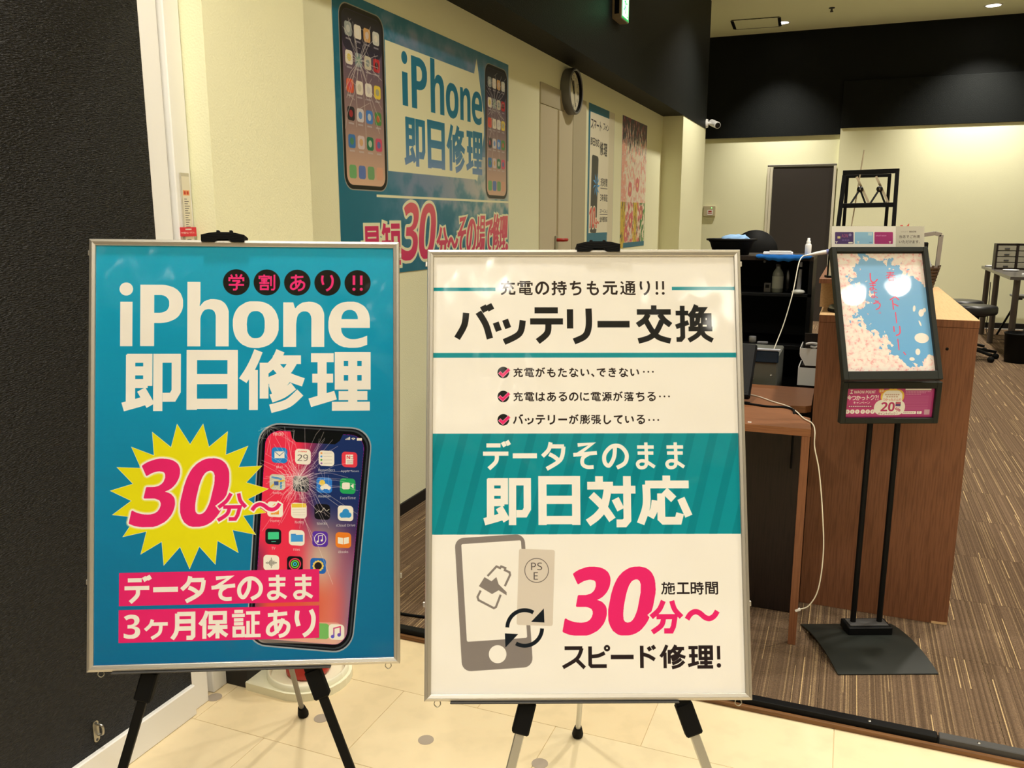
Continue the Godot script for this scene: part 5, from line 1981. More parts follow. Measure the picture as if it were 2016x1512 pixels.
	put("screen_case", ms2.box(Vector3(0, 0, 0), Vector3(0.34, 0.25, 0.026), 0.006), M.black, mo)
	var ms3 := inside(mo)
	ms3.xf = ms2.xf
	put("screen", ms3.box(Vector3(0, 0.004, 0.0128), Vector3(0.316, 0.224, 0.002)), M.black, mo)
	put("foot", inside(mo).box(Vector3(-0.52, 0.809, -3.25), Vector3(0.2, 0.012, 0.16), 0.004).bar(Vector3(-0.52, 0.81, -3.29), Vector3(-0.52, 0.92, -3.275), 0.05, 0.02), M.black, mo)
	# ---- cables on the desk
	var wc := put("charging_cable", shape().tube(curve([Vector3(-0.42, 0.805, -3.35), Vector3(-0.32, 0.805, -3.33), Vector3(-0.235, 0.806, -3.23), Vector3(-0.18, 0.806, -3.17), Vector3(-0.145, 0.806, -3.09), Vector3(-0.115, 0.806, -2.99), Vector3(-0.085, 0.805, -2.93), Vector3(-0.073, 0.79, -2.885), Vector3(-0.07, 0.74, -2.87), Vector3(-0.05, 0.66, -2.86), Vector3(-0.03, 0.52, -2.855), Vector3(-0.018, 0.38, -2.855), Vector3(-0.025, 0.25, -2.855), Vector3(-0.05, 0.185, -2.855), Vector3(-0.078, 0.165, -2.855)]), 0.0021, 8), M.cable)
	label(wc, "thin white charging cable hanging over the desk edge in front of the counter", "cable")
	put("plug", shape().bar(Vector3(-0.078, 0.165, -2.855), Vector3(-0.094, 0.157, -2.855), 0.011, 0.008, Vector3.BACK, 0.001), M.white, wc)
	var bc := put("power_cord", shape().tube(curve([Vector3(-0.45, 0.806, -3.2), Vector3(-0.33, 0.806, -3.165), Vector3(-0.25, 0.806, -3.14), Vector3(-0.195, 0.806, -3.15), Vector3(-0.16, 0.806, -3.12), Vector3(-0.15, 0.79, -3.06), Vector3(-0.15, 0.6, -3.07)]), 0.004, 8), M.rubber)
	label(bc, "black power cord lying across the desk top", "cord")
	put("strain_relief", shape().bar(Vector3(-0.335, 0.806, -3.166), Vector3(-0.315, 0.806, -3.161), 0.012, 0.012, Vector3.UP, 0.001), M.rubber, bc)
	var eraser := thing("paper_scrap", "tiny white paper scrap on the desk's front edge", "paper", at(-0.283, 0.802, -2.875))
	put("sheet", shape().box(Vector3(0, 0.001, 0), Vector3(0.012, 0.002, 0.006)), M.paper, eraser)
	# ---- letter trays in the counter's open side
	for k in 2:
		var y: float = [0.872, 0.786][k]
		var t := thing("letter_tray", ["cream letter tray sticking out of the counter's side, the upper of two", "cream letter tray sticking out of the counter's side, the lower of two"][k], "tray", at(-0.14, y, -3.72), "cream letter trays")
		if k == 0:
			put("front", shape().prism(PackedVector2Array([Vector2(-0.037, 0.073), Vector2(0.044, 0.073), Vector2(0.044, 0.0), Vector2(-0.012, 0.0), Vector2(-0.035, 0.04)]), 0.004), M.tray, t)
			put("side", shape().span(Vector3(-0.037, 0.045, -0.2), Vector3(-0.033, 0.073, 0.0)), M.tray, t)
			put("floor", shape().span(Vector3(-0.012, 0.0, -0.2), Vector3(0.044, 0.004, 0.0)), M.tray, t)
		else:
			put("front", shape().prism(PackedVector2Array([Vector2(-0.037, 0.076), Vector2(0.044, 0.076), Vector2(0.044, 0.0), Vector2(-0.039, 0.0)]), 0.004), M.tray, t)
			put("side", shape().span(Vector3(-0.039, 0.0, -0.2), Vector3(-0.035, 0.076, 0.0)), M.tray, t)
			put("floor", shape().span(Vector3(-0.035, 0.0, -0.2), Vector3(0.044, 0.004, 0.0)), M.tray, t)
	var bk := thing("tray_shelf", "dark wooden boards carrying the cream letter trays", "shelf", at(-0.12, 0.76, -3.8))
	put("board", inside(bk).span(Vector3(-0.168, 0.776, -3.95), Vector3(-0.094, 0.7855, -3.726), 0.001), M.dark_wood, bk)
	put("board", inside(bk).span(Vector3(-0.168, 0.8625, -3.95), Vector3(-0.094, 0.8715, -3.726), 0.001), M.dark_wood, bk)
	put("upright", inside(bk).span(Vector3(-0.17, CARPET, -3.96), Vector3(-0.094, 0.98, -3.951), 0.001), M.dark_wood, bk)
	var lit := thing("plastic_handle", "white plastic handle lying above the letter trays", "tool", at(-0.125, 0.958, -3.72, 15))
	put("handle", shape().tube(curve([Vector3(-0.03, 0.006, 0), Vector3(-0.005, 0.010, 0), Vector3(0.025, 0.006, 0)]), 0.005, 8).tube(curve([Vector3(-0.01, -0.004, 0), Vector3(0.008, -0.007, 0), Vector3(0.028, 0.002, 0)]), 0.004, 8), M.white, lit)
	var bx := thing("tool_holder", "small dark block under the white plastic handle in the upper letter tray", "holder", at(-0.12, 0.877, -3.76))
	put("body", shape().span(Vector3(-0.02, 0.0, -0.05), Vector3(0.03, 0.074, 0.03), 0.003), M.black, bx)
	# ---- basket on the counter's far right
	var b := thing("wicker_basket", "small dark wicker basket with a tall grey handle at the counter's far end", "basket", at(0.335, 1.1435, -4.66))
	for k in 7:
		var y := 0.008 + k * 0.0155
		var r := 0.045 + k * 0.0035
		var ring := []
		for j in 25:
			ring.append(Vector3(cos(TAU * j / 24) * r, y + 0.004 * sin(j * PI), sin(TAU * j / 24) * r))
		put("wicker_ring", shape().tube(ring, 0.009, 6, false), M.basket, b)
	for j in 12:
		var a := TAU * j / 12
		put("stake", shape().tube([Vector3(cos(a) * 0.045, 0, sin(a) * 0.045), Vector3(cos(a) * 0.073, 0.115, sin(a) * 0.073)], 0.0045, 6), M.basket, b)
	put("handle", shape().bar(Vector3(0.058, 0.09, 0), Vector3(0.064, 0.262, 0), 0.03, 0.019, Vector3.BACK, 0.001).bar(Vector3(0.064, 0.262, 0), Vector3(0.035, 0.27, 0), 0.03, 0.019, Vector3.BACK, 0.001).bar(Vector3(0.035, 0.27, 0), Vector3(-0.05, 0.255, 0), 0.03, 0.019, Vector3.BACK, 0.001).bar(Vector3(-0.05, 0.255, 0), Vector3(-0.06, 0.09, 0), 0.03, 0.019, Vector3.BACK, 0.001), M.handle, b)
	var bag := thing("black_packet", "black packet standing in the wicker basket", "packet", at(0.318, 1.20, -4.63, 8))
	put("packet", shape().box(Vector3(0, 0.08, 0), Vector3(0.05, 0.18, 0.02), 0.004), M.black, bag)
	var slip := thing("white_leaflet", "pale leaflet leaning in the wicker basket", "leaflet", Transform3D(Basis(Vector3.BACK, 0.35), Vector3(0.36, 1.22, -4.675)))
	put("sheet", shape().box(Vector3(0, 0.06, 0), Vector3(0.045, 0.15, 0.002)), M.paper, slip)


# ====================================================================== black shelves behind the desk
func back_shelf() -> void:
	var x0 := -1.2
	var x1 := -0.165
	var z0 := -4.2
	var s := thing("black_shelf", "black open shelf unit behind the desk", "shelf", at(-0.68, CARPET, -4.4))
	put("top", inside(s).span(Vector3(x0, 1.288, z0 - 0.42), Vector3(x1, 1.308, z0), 0.001), M.dark_wood, s)
	put("shelf_board", inside(s).span(Vector3(x0, 1.118, z0 - 0.42), Vector3(x1, 1.133, z0), 0.001), M.black, s)
	put("shelf_board", inside(s).span(Vector3(x0, 0.865, z0 - 0.42), Vector3(x1, 0.885, z0), 0.001), M.black, s)
	put("shelf_board", inside(s).span(Vector3(x0, 0.40, z0 - 0.42), Vector3(x1, 0.42, z0), 0.001), M.black, s)
	put("side_panel", inside(s).span(Vector3(x1 - 0.018, CARPET, z0 - 0.42), Vector3(x1, 1.288, z0), 0.001), M.black, s)
	put("side_panel", inside(s).span(Vector3(x0, CARPET, z0 - 0.42), Vector3(x0 + 0.018, 1.288, z0), 0.001), M.black, s)
	put("back_panel", inside(s).span(Vector3(x0, CARPET, z0 - 0.435), Vector3(x1, 1.288, z0 - 0.42)), M.black, s)
	var kn := inside(s)
	kn.xf = Transform3D(Basis(Vector3.RIGHT, PI / 2), Vector3(-0.385, 1.282, z0 + 0.0005))
	put("cam_cover", kn.lathe([Vector2(0.0065, 0), Vector2(0.0065, 0.001), Vector2(0, 0.001)], 14), M.dark_grey, s)
	# things on top
	var bk := thing("black_basket", "black plastic basket with a flared rim on the black shelf", "basket", at(-0.56, 1.308, -4.32))
	var bs := shape()
	bs.xf = Transform3D(Basis(Vector3(1.0, 0, 0), Vector3.UP, Vector3(0, 0, 0.8)), Vector3.ZERO)
	put("bowl", bs.lathe([Vector2(0, 0), Vector2(0.085, 0.0), Vector2(0.105, 0.06), Vector2(0.112, 0.068), Vector2(0.122, 0.07), Vector2(0.124, 0.078), Vector2(0.112, 0.08), Vector2(0.103, 0.072), Vector2(0.083, 0.006), Vector2(0, 0.006)], 32), M.black, bk)
	var cloth := thing("folded_cloth", "pale blue cloth lying in the black basket", "cloth", at(-0.54, 1.375, -4.32))
	put("cloth", blob(Vector3(0.075, 0.032, 0.05), 3), M.pale_cloth, cloth)
	var rag := thing("blue_cloth", "flat blue cloth hanging over the black shelf's front edge", "cloth", at(-0.30, 1.308, -4.19))
	put("cloth", drape(), M.blue_cloth, rag)
	var pad := thing("paper_stack", "white paper stack on the blue cloth", "paper", at(-0.33, 1.3155, -4.25, 4))
	put("stack", shape().box(Vector3(0, 0.006, 0), Vector3(0.135, 0.010, 0.1), 0.001), M.paper, pad)
	put("stack_top", shape().box(Vector3(0.01, 0.0135, 0.005), Vector3(0.10, 0.005, 0.09), 0.001), M.white, pad)
	var sp := thing("spray_bottle", "white spray bottle with a pump cap on the black shelf", "bottle", at(-0.195, 1.308, -4.25))
	put("bottle", shape().lathe([Vector2(0, 0), Vector2(0.0135, 0), Vector2(0.0145, 0.002), Vector2(0.0145, 0.052), Vector2(0.012, 0.058), Vector2(0.008, 0.061)], 20), M.white, sp)
	put("cap", shape().lathe([Vector2(0.0095, 0.06), Vector2(0.0095, 0.072), Vector2(0.0065, 0.074), Vector2(0.006, 0.086), Vector2(0, 0.087)], 18), M.white, sp)
	# things on the first shelf
	var wb := thing("water_bottle", "clear plastic bottle with a pale label on the black shelf", "bottle", at(-0.325, 1.133, -4.26))
	put("bottle", shape().lathe([Vector2(0, 0), Vector2(0.024, 0), Vector2(0.026, 0.004), Vector2(0.026, 0.085), Vector2(0.022, 0.1), Vector2(0.011, 0.116), Vector2(0.0105, 0.126)], 24), mat(dc(112, 110, 92), 0.2), wb)
	put("label", shape().lathe([Vector2(0.0264, 0.02), Vector2(0.0264, 0.078)], 24), mat(dc(150, 146, 122), 0.4), wb)
	put("cap", shape().lathe([Vector2(0.012, 0.124), Vector2(0.012, 0.136), Vector2(0, 0.137)], 18), M.dark_grey, wb)
	var sb := thing("small_box", "small grey carton beside the clear bottle", "box", at(-0.372, 1.133, -4.28))
	put("carton", shape().box(Vector3(0, 0.022, 0), Vector3(0.032, 0.044, 0.03), 0.001), mat(dc(84, 78, 68), 0.6), sb)
	put("mark", shape().box(Vector3(0, 0.028, 0.0155), Vector3(0.018, 0.016, 0.001)), M.black, sb)
	var db := thing("dark_bottle", "dark bottle standing right of the clear bottle", "bottle", at(-0.282, 1.133, -4.3))
	put("bottle", shape().lathe([Vector2(0, 0), Vector2(0.02, 0), Vector2(0.021, 0.004), Vector2(0.021, 0.08), Vector2(0.011, 0.1), Vector2(0.01, 0.125), Vector2(0, 0.126)], 20), M.black_gloss, db)
	var lp := thing("massage_stick", "grey stick with a wide white foot standing on the black shelf", "tool", at(-0.225, 1.133, -4.22))
	put("foot", shape().lathe([Vector2(0, 0), Vector2(0.026, 0.0), Vector2(0.032, 0.008), Vector2(0.026, 0.016), Vector2(0.012, 0.02)], 24), mat(dc(186, 178, 150), 0.5), lp)
	put("stick", shape().tube([Vector3(0, 0.018, 0), Vector3(0.002, 0.07, 0), Vector3(0.004, 0.115, 0)], [0.0105, 0.009, 0.007], 14), M.grey, lp)
	put("tag", shape().box(Vector3(0.004, 0.138, 0.0), Vector3(0.012, 0.024, 0.004), 0.001), M.grey, lp)
	var gb := thing("glass_jar", "small glass jar at the left end of the lower black shelf", "jar", at(-0.425, 0.885, -4.24))
	put("jar", shape().lathe([Vector2(0, 0), Vector2(0.016, 0), Vector2(0.018, 0.003), Vector2(0.018, 0.026), Vector2(0.016, 0.028)], 18), mat(dc(120, 112, 92), 0.15), gb)
	put("lid", shape().lathe([Vector2(0.017, 0.027), Vector2(0.017, 0.032), Vector2(0, 0.033)], 18), M.grey, gb)
	var lf := thing("white_tray_lid", "flat white lid beside the glass jar", "lid", at(-0.375, 0.885, -4.22))
	put("lid", shape().box(Vector3(0, 0.005, 0), Vector3(0.05, 0.01, 0.03), 0.002), M.grey, lf)
	# grey drawer unit in front of the shelf
	var g := thing("grey_cabinet", "grey plastic drawer cabinet with a blue top behind the desk", "cabinet", at(-0.4, CARPET, -3.85))
	put("body", inside(g).span(Vector3(-0.9, CARPET, -3.98), Vector3(-0.258, 0.915, -3.66), 0.006), mat(dc(112, 108, 88), 0.5), g)
	put("blue_top", inside(g).span(Vector3(-0.9, 0.885, -3.66), Vector3(-0.256, 0.935, -3.645), 0.004).span(Vector3(-0.9, 0.86, -3.66), Vector3(-0.36, 0.90, -3.646), 0.004), mat(dc(30, 48, 60), 0.4), g)
	put("rail", inside(g).span(Vector3(-0.9, 0.937, -3.66), Vector3(-0.25, 0.944, -3.64), 0.001), mat(dc(190, 186, 176), 0.4), g)
	var bd := inside(g)
	bd.xf = Transform3D(Basis(Vector3.RIGHT, PI / 2), Vector3(-0.318, 0.737, -3.66))
	put("blue_badge", bd.lathe([Vector2(0.0105, 0), Vector2(0.0105, 0.002), Vector2(0, 0.003)], 18), mat(dc(26, 58, 84), 0.3), g)
	var wd := inside(g)
	wd.xf = Transform3D(Basis(Vector3.RIGHT, PI / 2), Vector3(-0.283, 0.83, -3.66))
	put("white_button", wd.lathe([Vector2(0.0045, 0), Vector2(0.0045, 0.002), Vector2(0, 0.003)], 14), M.white, g)
	# ---- black folding rack standing behind
	var r := thing("step_stool", "tall black folding step ladder standing behind the counter", "ladder", at(0.06, CARPET, -5.2))
	var zf := -5.15
	var zb := -5.32
	put("front_frame", inside(r).bar(Vector3(-0.15, CARPET, zf + 0.25), Vector3(-0.071, 1.722, zf), 0.023, 0.016, Vector3.RIGHT, 0.002).bar(Vector3(0.215, CARPET, zf + 0.22), Vector3(0.196, 1.738, zf), 0.021, 0.016, Vector3.RIGHT, 0.002).bar(Vector3(-0.081, 1.735, zf), Vector3(0.2065, 1.740, zf), 0.025, 0.016, Vector3.UP, 0.002), M.black, r)
	put("front_rung", inside(r).bar(Vector3(-0.09, 1.555, zf + 0.02), Vector3(0.206, 1.559, zf + 0.02), 0.025, 0.012, Vector3.UP, 0.002), M.black, r)
	put("rear_frame", inside(r).bar(Vector3(0.175, CARPET, zb - 0.2), Vector3(0.165, 1.725, zb), 0.018, 0.014, Vector3.RIGHT, 0.002).bar(Vector3(-0.062, CARPET, zb - 0.2), Vector3(-0.057, 1.725, zb), 0.018, 0.014, Vector3.RIGHT, 0.002).bar(Vector3(-0.066, 1.722, zb), Vector3(0.174, 1.725, zb), 0.018, 0.014, Vector3.UP, 0.002), M.black, r)
	for x in [-0.075, 0.196]:
		var bo := inside(r)
		bo.xf = Transform3D(Basis(Vector3.RIGHT, PI / 2), Vector3(x, 1.557, zf + 0.0262))
		put("bolt", bo.lathe([Vector2(0.006, 0), Vector2(0.005, 0.003), Vector2(0, 0.004)], 12), M.steel, r)
	# folding stays with round joints
	for k in 2:
		var dx: float = [-0.1, 0.0][k]
		var j := Vector3(0.115 + dx, 1.645, zf - 0.03)
		put("stay", inside(r).bar(j, Vector3(0.070 + dx, 1.562, zf + 0.012), 0.010, 0.004, Vector3.RIGHT).bar(j, Vector3(0.150 + dx, 1.562, zf - 0.02), 0.010, 0.004, Vector3.RIGHT), M.black, r)
		put("cross_brace", inside(r).bar(Vector3(0.092 + dx, 1.715, zf - 0.06), Vector3(0.166 + dx, 1.57, zf - 0.05), 0.012, 0.004, Vector3.RIGHT), M.tan_metal, r)
		var kb := inside(r)
		kb.xf = Transform3D(Basis(Vector3.RIGHT, PI / 2), j)
		var knob := put("knob", kb.lathe([Vector2(0, -0.01), Vector2(0.016, -0.01), Vector2(0.017, 0.006), Vector2(0.012, 0.01), Vector2(0, 0.011)], 18), M.black_gloss, r)
		var kc := inside(r)
		kc.xf = Transform3D(Basis(Vector3.RIGHT, PI / 2), j + Vector3(0, 0, 0.0105))
		put("rivet", kc.lathe([Vector2(0.004, 0), Vector2(0.003, 0.002), Vector2(0, 0.002)], 10), M.steel, knob)
	var rod := thing("thin_rod", "thin wooden rod slanting up behind the black ladder", "rod", at(-0.03, CARPET, -5.2))
	put("rod", inside(rod).tube([Vector3(-0.135, CARPET, -5.25), Vector3(0.0205, 1.862, -5.25)], 0.0035, 8), M.tan_metal, rod)
	var pk := thing("red_packets", "small red packets standing behind the card strip", "packet", at(0.225, 1.1435, -4.55))
	put("packet", shape().box(Vector3(-0.012, 0.155, 0), Vector3(0.012, 0.31, 0.012), 0.002), mat(dc(186, 60, 54), 0.5), pk)
	put("packet", shape().prism(PackedVector2Array([Vector2(0.0, 0.0), Vector2(0.02, 0.0), Vector2(0.02, 0.318), Vector2(0.002, 0.296)]), 0.01), mat(dc(206, 84, 66), 0.5), pk)


func blob(r: Vector3, sd: int) -> ArrayMesh:
	# a crumpled soft lump lying on its base
	var n := FastNoiseLite.new()
	n.seed = sd
	n.frequency = 1.1
	var s := shape()
	s.st.set_smooth_group(1)
	var P := func(i: int, j: int) -> Vector3:
		var a := TAU * (i % 28) / 28.0
		var b := PI / 2 * j / 9.0
		var d := Vector3(cos(a) * cos(b), sin(b), -sin(a) * cos(b))
		return d * r * (1.0 + 0.35 * n.get_noise_3dv(d * 2.0))
	for i in 28:
		for j in 9:
			if j == 8:
				s.tri3(P.call(i, j), P.call(i + 1, j), P.call(0, 9))
			else:
				s.quad(P.call(i, j), P.call(i + 1, j), P.call(i + 1, j + 1), P.call(i, j + 1))
	return s.mesh()


func drape() -> ArrayMesh:
	# a folded cloth lying on an edge, its front lip hanging a little
	var s := shape()
	var top := []
	for i in 21:
		var x := -0.125 + 0.25 * i / 20.0
		var hang := 0.018 * sin(PI * clampf(i / 20.0, 0.0, 1.0)) + 0.003 * sin(i * 1.7)
		top.append([Vector3(x, 0.006 + 0.001 * sin(i * 2.1), -0.1), Vector3(x, 0.007 + 0.0015 * sin(i * 1.3), -0.005), Vector3(x, 0.004, 0.006), Vector3(x, -0.004 - hang, 0.008), Vector3(x, -0.004 - hang, 0.003), Vector3(x, 0.001, 0.0), Vector3(x, 0.001, -0.1)])
	s.st.set_smooth_group(1)
	for i in 20:
		for k in 6:
			s.quad(top[i][k + 1], top[i + 1][k + 1], top[i + 1][k], top[i][k])
	return s.mesh()


# ====================================================================== far end of the shop
func far_end() -> void:
	# ---- dark panel in a pale frame before the back wall
	var dp := thing("sliding_door", "tall dark sliding panel in a pale metal frame against the back wall", "panel", at(-0.73, CARPET, -12.88))
	put("panel", inside(dp).span(Vector3(-1.135, CARPET, -12.905), Vector3(-0.325, 2.215, -12.88), 0.003), mat(dc(52, 44, 36), 0.5), dp)
	put("frame_rail", inside(dp).span(Vector3(-1.215, 2.217, -12.91), Vector3(-0.285, 2.245, -12.87), 0.003), M.grey_metal, dp)
	put("frame_post", inside(dp).span(Vector3(-1.215, CARPET, -12.91), Vector3(-1.18, 2.216, -12.87), 0.003), M.pale_metal, dp)
	put("frame_post", inside(dp).span(Vector3(-1.176, CARPET, -12.91), Vector3(-1.14, 2.216, -12.872), 0.003), M.pale_metal, dp)
	put("frame_post", inside(dp).span(Vector3(-0.322, CARPET, -12.91), Vector3(-0.288, 2.216, -12.86), 0.003), M.pale_metal, dp)
	# ---- dark round board leaning by the panel
	var fan := thing("round_black_board", "round black board leaning against the pale frame of the dark panel", "board", at(-0.66, 0.0, -6.6))
	var fs := inside(fan)
	var hub := Vector3(-0.725, 1.22, -7.0)
	fs.xf = Transform3D(Basis(Vector3.RIGHT, PI / 2 - 0.12), hub)
	put("disc", fs.lathe([Vector2(0, -0.01), Vector2(0.175, -0.01), Vector2(0.18, 0.0), Vector2(0.175, 0.01), Vector2(0, 0.01)], 40), M.black, fan)
	put("post", inside(fan).tube([hub + Vector3(0, 0, -0.03), Vector3(hub.x, CARPET + 0.02, hub.z - 0.05)], 0.015, 12), M.black, fan)
	var ft := inside(fan)
	ft.xf = Transform3D(Basis.IDENTITY, Vector3(hub.x, CARPET, hub.z - 0.05))
	put("foot", ft.lathe([Vector2(0, 0), Vector2(0.16, 0), Vector2(0.16, 0.012), Vector2(0.03, 0.025), Vector2(0, 0.026)], 28), M.black, fan)
	# ---- intercom
	var ic := thing("wall_intercom", "beige wall control panel with a green lamp and red print on the back wall", "control panel", at(-2.017, 1.602, -12.93))
	put("case", shape().box(Vector3(0, 0, 0.015), Vector3(0.178, 0.155, 0.03), 0.006), mat(dc(196, 176, 128), 0.5), ic)
	put("label", shape().box(Vector3(0.01, -0.02, 0.031), Vector3(0.08, 0.07, 0.002)), M.paper, ic)
	put("red_print", shape().box(Vector3(0.01, -0.005, 0.0325), Vector3(0.05, 0.02, 0.001)).box(Vector3(0.01, -0.03, 0.0325), Vector3(0.06, 0.012, 0.001)), M.red, ic)
	put("lamp", shape().lathe([Vector2(0.008, 0), Vector2(0.006, 0.006), Vector2(0, 0.008)], 12), lamp_mat(Color(0.4, 1.0, 0.5), 1.5), ic).transform = Transform3D(Basis(Vector3.RIGHT, PI / 2), Vector3(0.032, 0.045, 0.03))
	# ---- ceiling hatch and sprinkler
	var h := thing("ceiling_hatch", "slim rectangular air outlet with dark slots in the ceiling", "vent", at(-1.4, 4.04, -12.2, 3))
	put("plate", shape().box(Vector3(0, -0.004, 0), Vector3(0.60, 0.008, 0.56), 0.002), M.ceiling, h)
	for x in [-0.295, 0.295]:
		put("slot", shape().box(Vector3(x, -0.0075, 0), Vector3(0.04, 0.006, 0.5)), M.black, h)
	for z in [-0.28, 0.28]:
		put("gap", shape().box(Vector3(0, -0.0075, z), Vector3(0.6, 0.006, 0.012)), M.black, h)
	var spk := thing("sprinkler_head", "small dark sprinkler head in the ceiling", "sprinkler", at(-0.45, 4.04, -11.7))
	put("rose", shape().lathe([Vector2(0, -0.05), Vector2(0.02, -0.048), Vector2(0.012, -0.03), Vector2(0.012, -0.01), Vector2(0.035, -0.008), Vector2(0.035, 0.0)], 16), M.dark_grey, spk)
	# ---- work table
	var t := thing("work_table", "dark work table on round steel legs at the right edge", "table", at(2.2, CARPET, -11.6))
	var yt := 0.9
	var tp := inside(t)
	var pts := PackedVector2Array([Vector2(1.53, 9.97), Vector2(2.9, 9.97), Vector2(2.9, 12.25), Vector2(1.545, 12.25)])
	tp.xf = Transform3D(Basis(Vector3.RIGHT, -PI / 2), Vector3(0, yt - 0.032, 0))
	put("top", tp.prism(pts, 0.032), M.table, t)
	for p in [Vector3(1.612, 0, -10.08), Vector3(1.598, 0, -11.33), Vector3(1.612, 0, -12.18), Vector3(2.8, 0, -10.08), Vector3(2.8, 0, -12.15)]:
		put("leg", inside(t).tube([Vector3(p.x, CARPET, p.z), Vector3(p.x, yt - 0.032, p.z)], 0.032, 16), M.leg_steel, t)
	# ---- parts drawers on the table
	var dr := thing("parts_cabinet", "small cabinet of clear parts drawers on the work table", "cabinet", at(1.80, yt, -11.55))
	put("case", shape().span(Vector3(-0.30, 0, -0.1), Vector3(-0.278, 0.30, 0.1), 0.002).span(Vector3(-0.278, 0, -0.1), Vector3(0.30, 0.012, 0.1)).span(Vector3(-0.278, 0.288, -0.1), Vector3(0.30, 0.30, 0.1)).span(Vector3(-0.278, 0, -0.1), Vector3(0.30, 0.30, -0.09)).span(Vector3(-0.015, 0, -0.1), Vector3(0.015, 0.30, 0.1)).span(Vector3(0.28, 0, -0.1), Vector3(0.30, 0.30, 0.1)), M.dark_wood, dr)
	dr.scale = Vector3(0.74, 1, 1)
	for i in 2:
		for j in 4:
			var q := put("drawer", shape().span(Vector3(-0.274 + i * 0.293, 0.016 + j * 0.068, -0.08), Vector3(-0.019 + i * 0.293, 0.016 + j * 0.068 + 0.06, 0.095), 0.004), M.drawer, dr)
			put("pull", shape().span(Vector3(-0.18 + i * 0.293, 0.03 + j * 0.068, 0.095), Vector3(-0.11 + i * 0.293, 0.045 + j * 0.068, 0.108), 0.003), M.dark_grey, q)
	var tb := thing("tissue_box", "tissue box with green and blue print on the work table", "tissue box", at(2.0, yt, -11.2, 12))
	put("box", shape().span(Vector3(-0.115, 0, -0.06), Vector3(0.115, 0.07, 0.06), 0.003), mat(dc(170, 176, 110), 0.6), tb)
	put("print_patch", shape().span(Vector3(-0.09, 0.015, 0.06), Vector3(-0.03, 0.05, 0.0615)).span(Vector3(0.02, 0.01, 0.06), Vector3(0.07, 0.04, 0.0615)), mat(dc(50, 110, 150), 0.6), tb)
	put("tissue", blob(Vector3(0.07, 0.09, 0.03), 8), M.paper, tb).position = Vector3(0, 0.065, 0)
	var pl := thing("white_dish", "shallow white dish on the work table's left corner", "dish", at(1.70, yt, -11.1))
	put("dish", shape().lathe([Vector2(0, 0), Vector2(0.06, 0), Vector2(0.085, 0.014), Vector2(0.082, 0.016), Vector2(0.058, 0.004), Vector2(0, 0.004)], 24), M.white, pl)
	var pd := thing("note_pad", "white note pad near the work table's front edge", "pad", at(1.78, yt, -10.35, 4))
	put("pad", shape().box(Vector3(0, 0.008, 0), Vector3(0.16, 0.016, 0.1), 0.002), M.paper, pd)
	var bk := thing("booklet", "thin booklet at the far left corner of the work table", "booklet", at(1.63, yt, -12.08, -8))
	put("cover", shape().box(Vector3(0, 0.006, 0), Vector3(0.14, 0.012, 0.11), 0.002), M.grey, bk)
	put("page", shape().box(Vector3(-0.01, 0.014, 0.01), Vector3(0.09, 0.004, 0.08)), M.paper, bk)
	# ---- small folding table behind it
	var ft2 := thing("folding_stand", "pale folding tray table under the work table", "table", at(2.05, CARPET, -12.3))
	put("top", shape().span(Vector3(-0.12, 0.48, -0.2), Vector3(0.5, 0.505, 0.2), 0.004), M.grey, ft2)
	put("catch", shape().span(Vector3(-0.08, 0.462, 0.14), Vector3(-0.03, 0.48, 0.18), 0.003), M.black, ft2)
	put("leg", shape().bar(Vector3(-0.26, 0.0, 0.1), Vector3(-0.06, 0.48, 0.1), 0.022, 0.022, Vector3.RIGHT), M.black, ft2)
	put("leg", shape().bar(Vector3(0.45, 0.0, 0.1), Vector3(0.3, 0.48, 0.1), 0.022, 0.022, Vector3.RIGHT), M.black, ft2)
	# ---- stools
	var st := thing("round_stool", "round black swivel stool on castors, the nearer of the two", "stool", at(1.25, CARPET, -9.95, 20), "black swivel stools")
	put("seat", shape().lathe([Vector2(0, 0.475), Vector2(0.18, 0.475), Vector2(0.195, 0.485), Vector2(0.2, 0.50), Vector2(0.2, 0.545), Vector2(0.192, 0.562), Vector2(0.15, 0.572), Vector2(0, 0.576)], 36), M.seat, st)
	put("column", shape().lathe([Vector2(0.045, 0.465), Vector2(0.03, 0.41), Vector2(0.025, 0.3), Vector2(0.025, 0.1), Vector2(0.04, 0.08)], 20), M.black, st)
	put("seat_plate", shape().lathe([Vector2(0, 0.45), Vector2(0.1, 0.455), Vector2(0.12, 0.475)], 24), M.black, st)
	for k in 5:
		var d := Vector3(cos(TAU * k / 5), 0, sin(TAU * k / 5))
		var arm := put("base_arm", shape().bar(Vector3(0, 0.115, 0), d * 0.25 + Vector3(0, 0.075, 0), 0.035, 0.028, d.cross(Vector3.UP), 0.004), M.black, st)
		var w := shape()
		w.xf = Transform3D(Basis(d.cross(Vector3.UP), PI / 2 * 0.0) * Basis(Quaternion(Vector3.UP, d.cross(Vector3.UP))), d * 0.25 + Vector3(0, 0.03, 0))
		put("castor", w.lathe([Vector2(0, -0.022), Vector2(0.026, -0.022), Vector2(0.03, -0.016), Vector2(0.03, 0.016), Vector2(0.026, 0.022), Vector2(0, 0.022)], 18), M.rubber, arm)
	var st2 := dup(st, "round black swivel stool on castors, the farther of the two")
	st2.transform = at(1.19, CARPET, -10.52, 56)
	# ---- waste bin
	var bin := thing("waste_bin", "black plastic waste bin under the work table's front", "bin", at(1.675, CARPET, -9.9))
	put("bucket", shape().lathe([Vector2(0, 0), Vector2(0.125, 0), Vector2(0.13, 0.006), Vector2(0.15, 0.29), Vector2(0.156, 0.292), Vector2(0.156, 0.305), Vector2(0.147, 0.305), Vector2(0.127, 0.012), Vector2(0, 0.012)], 36), M.black, bin)
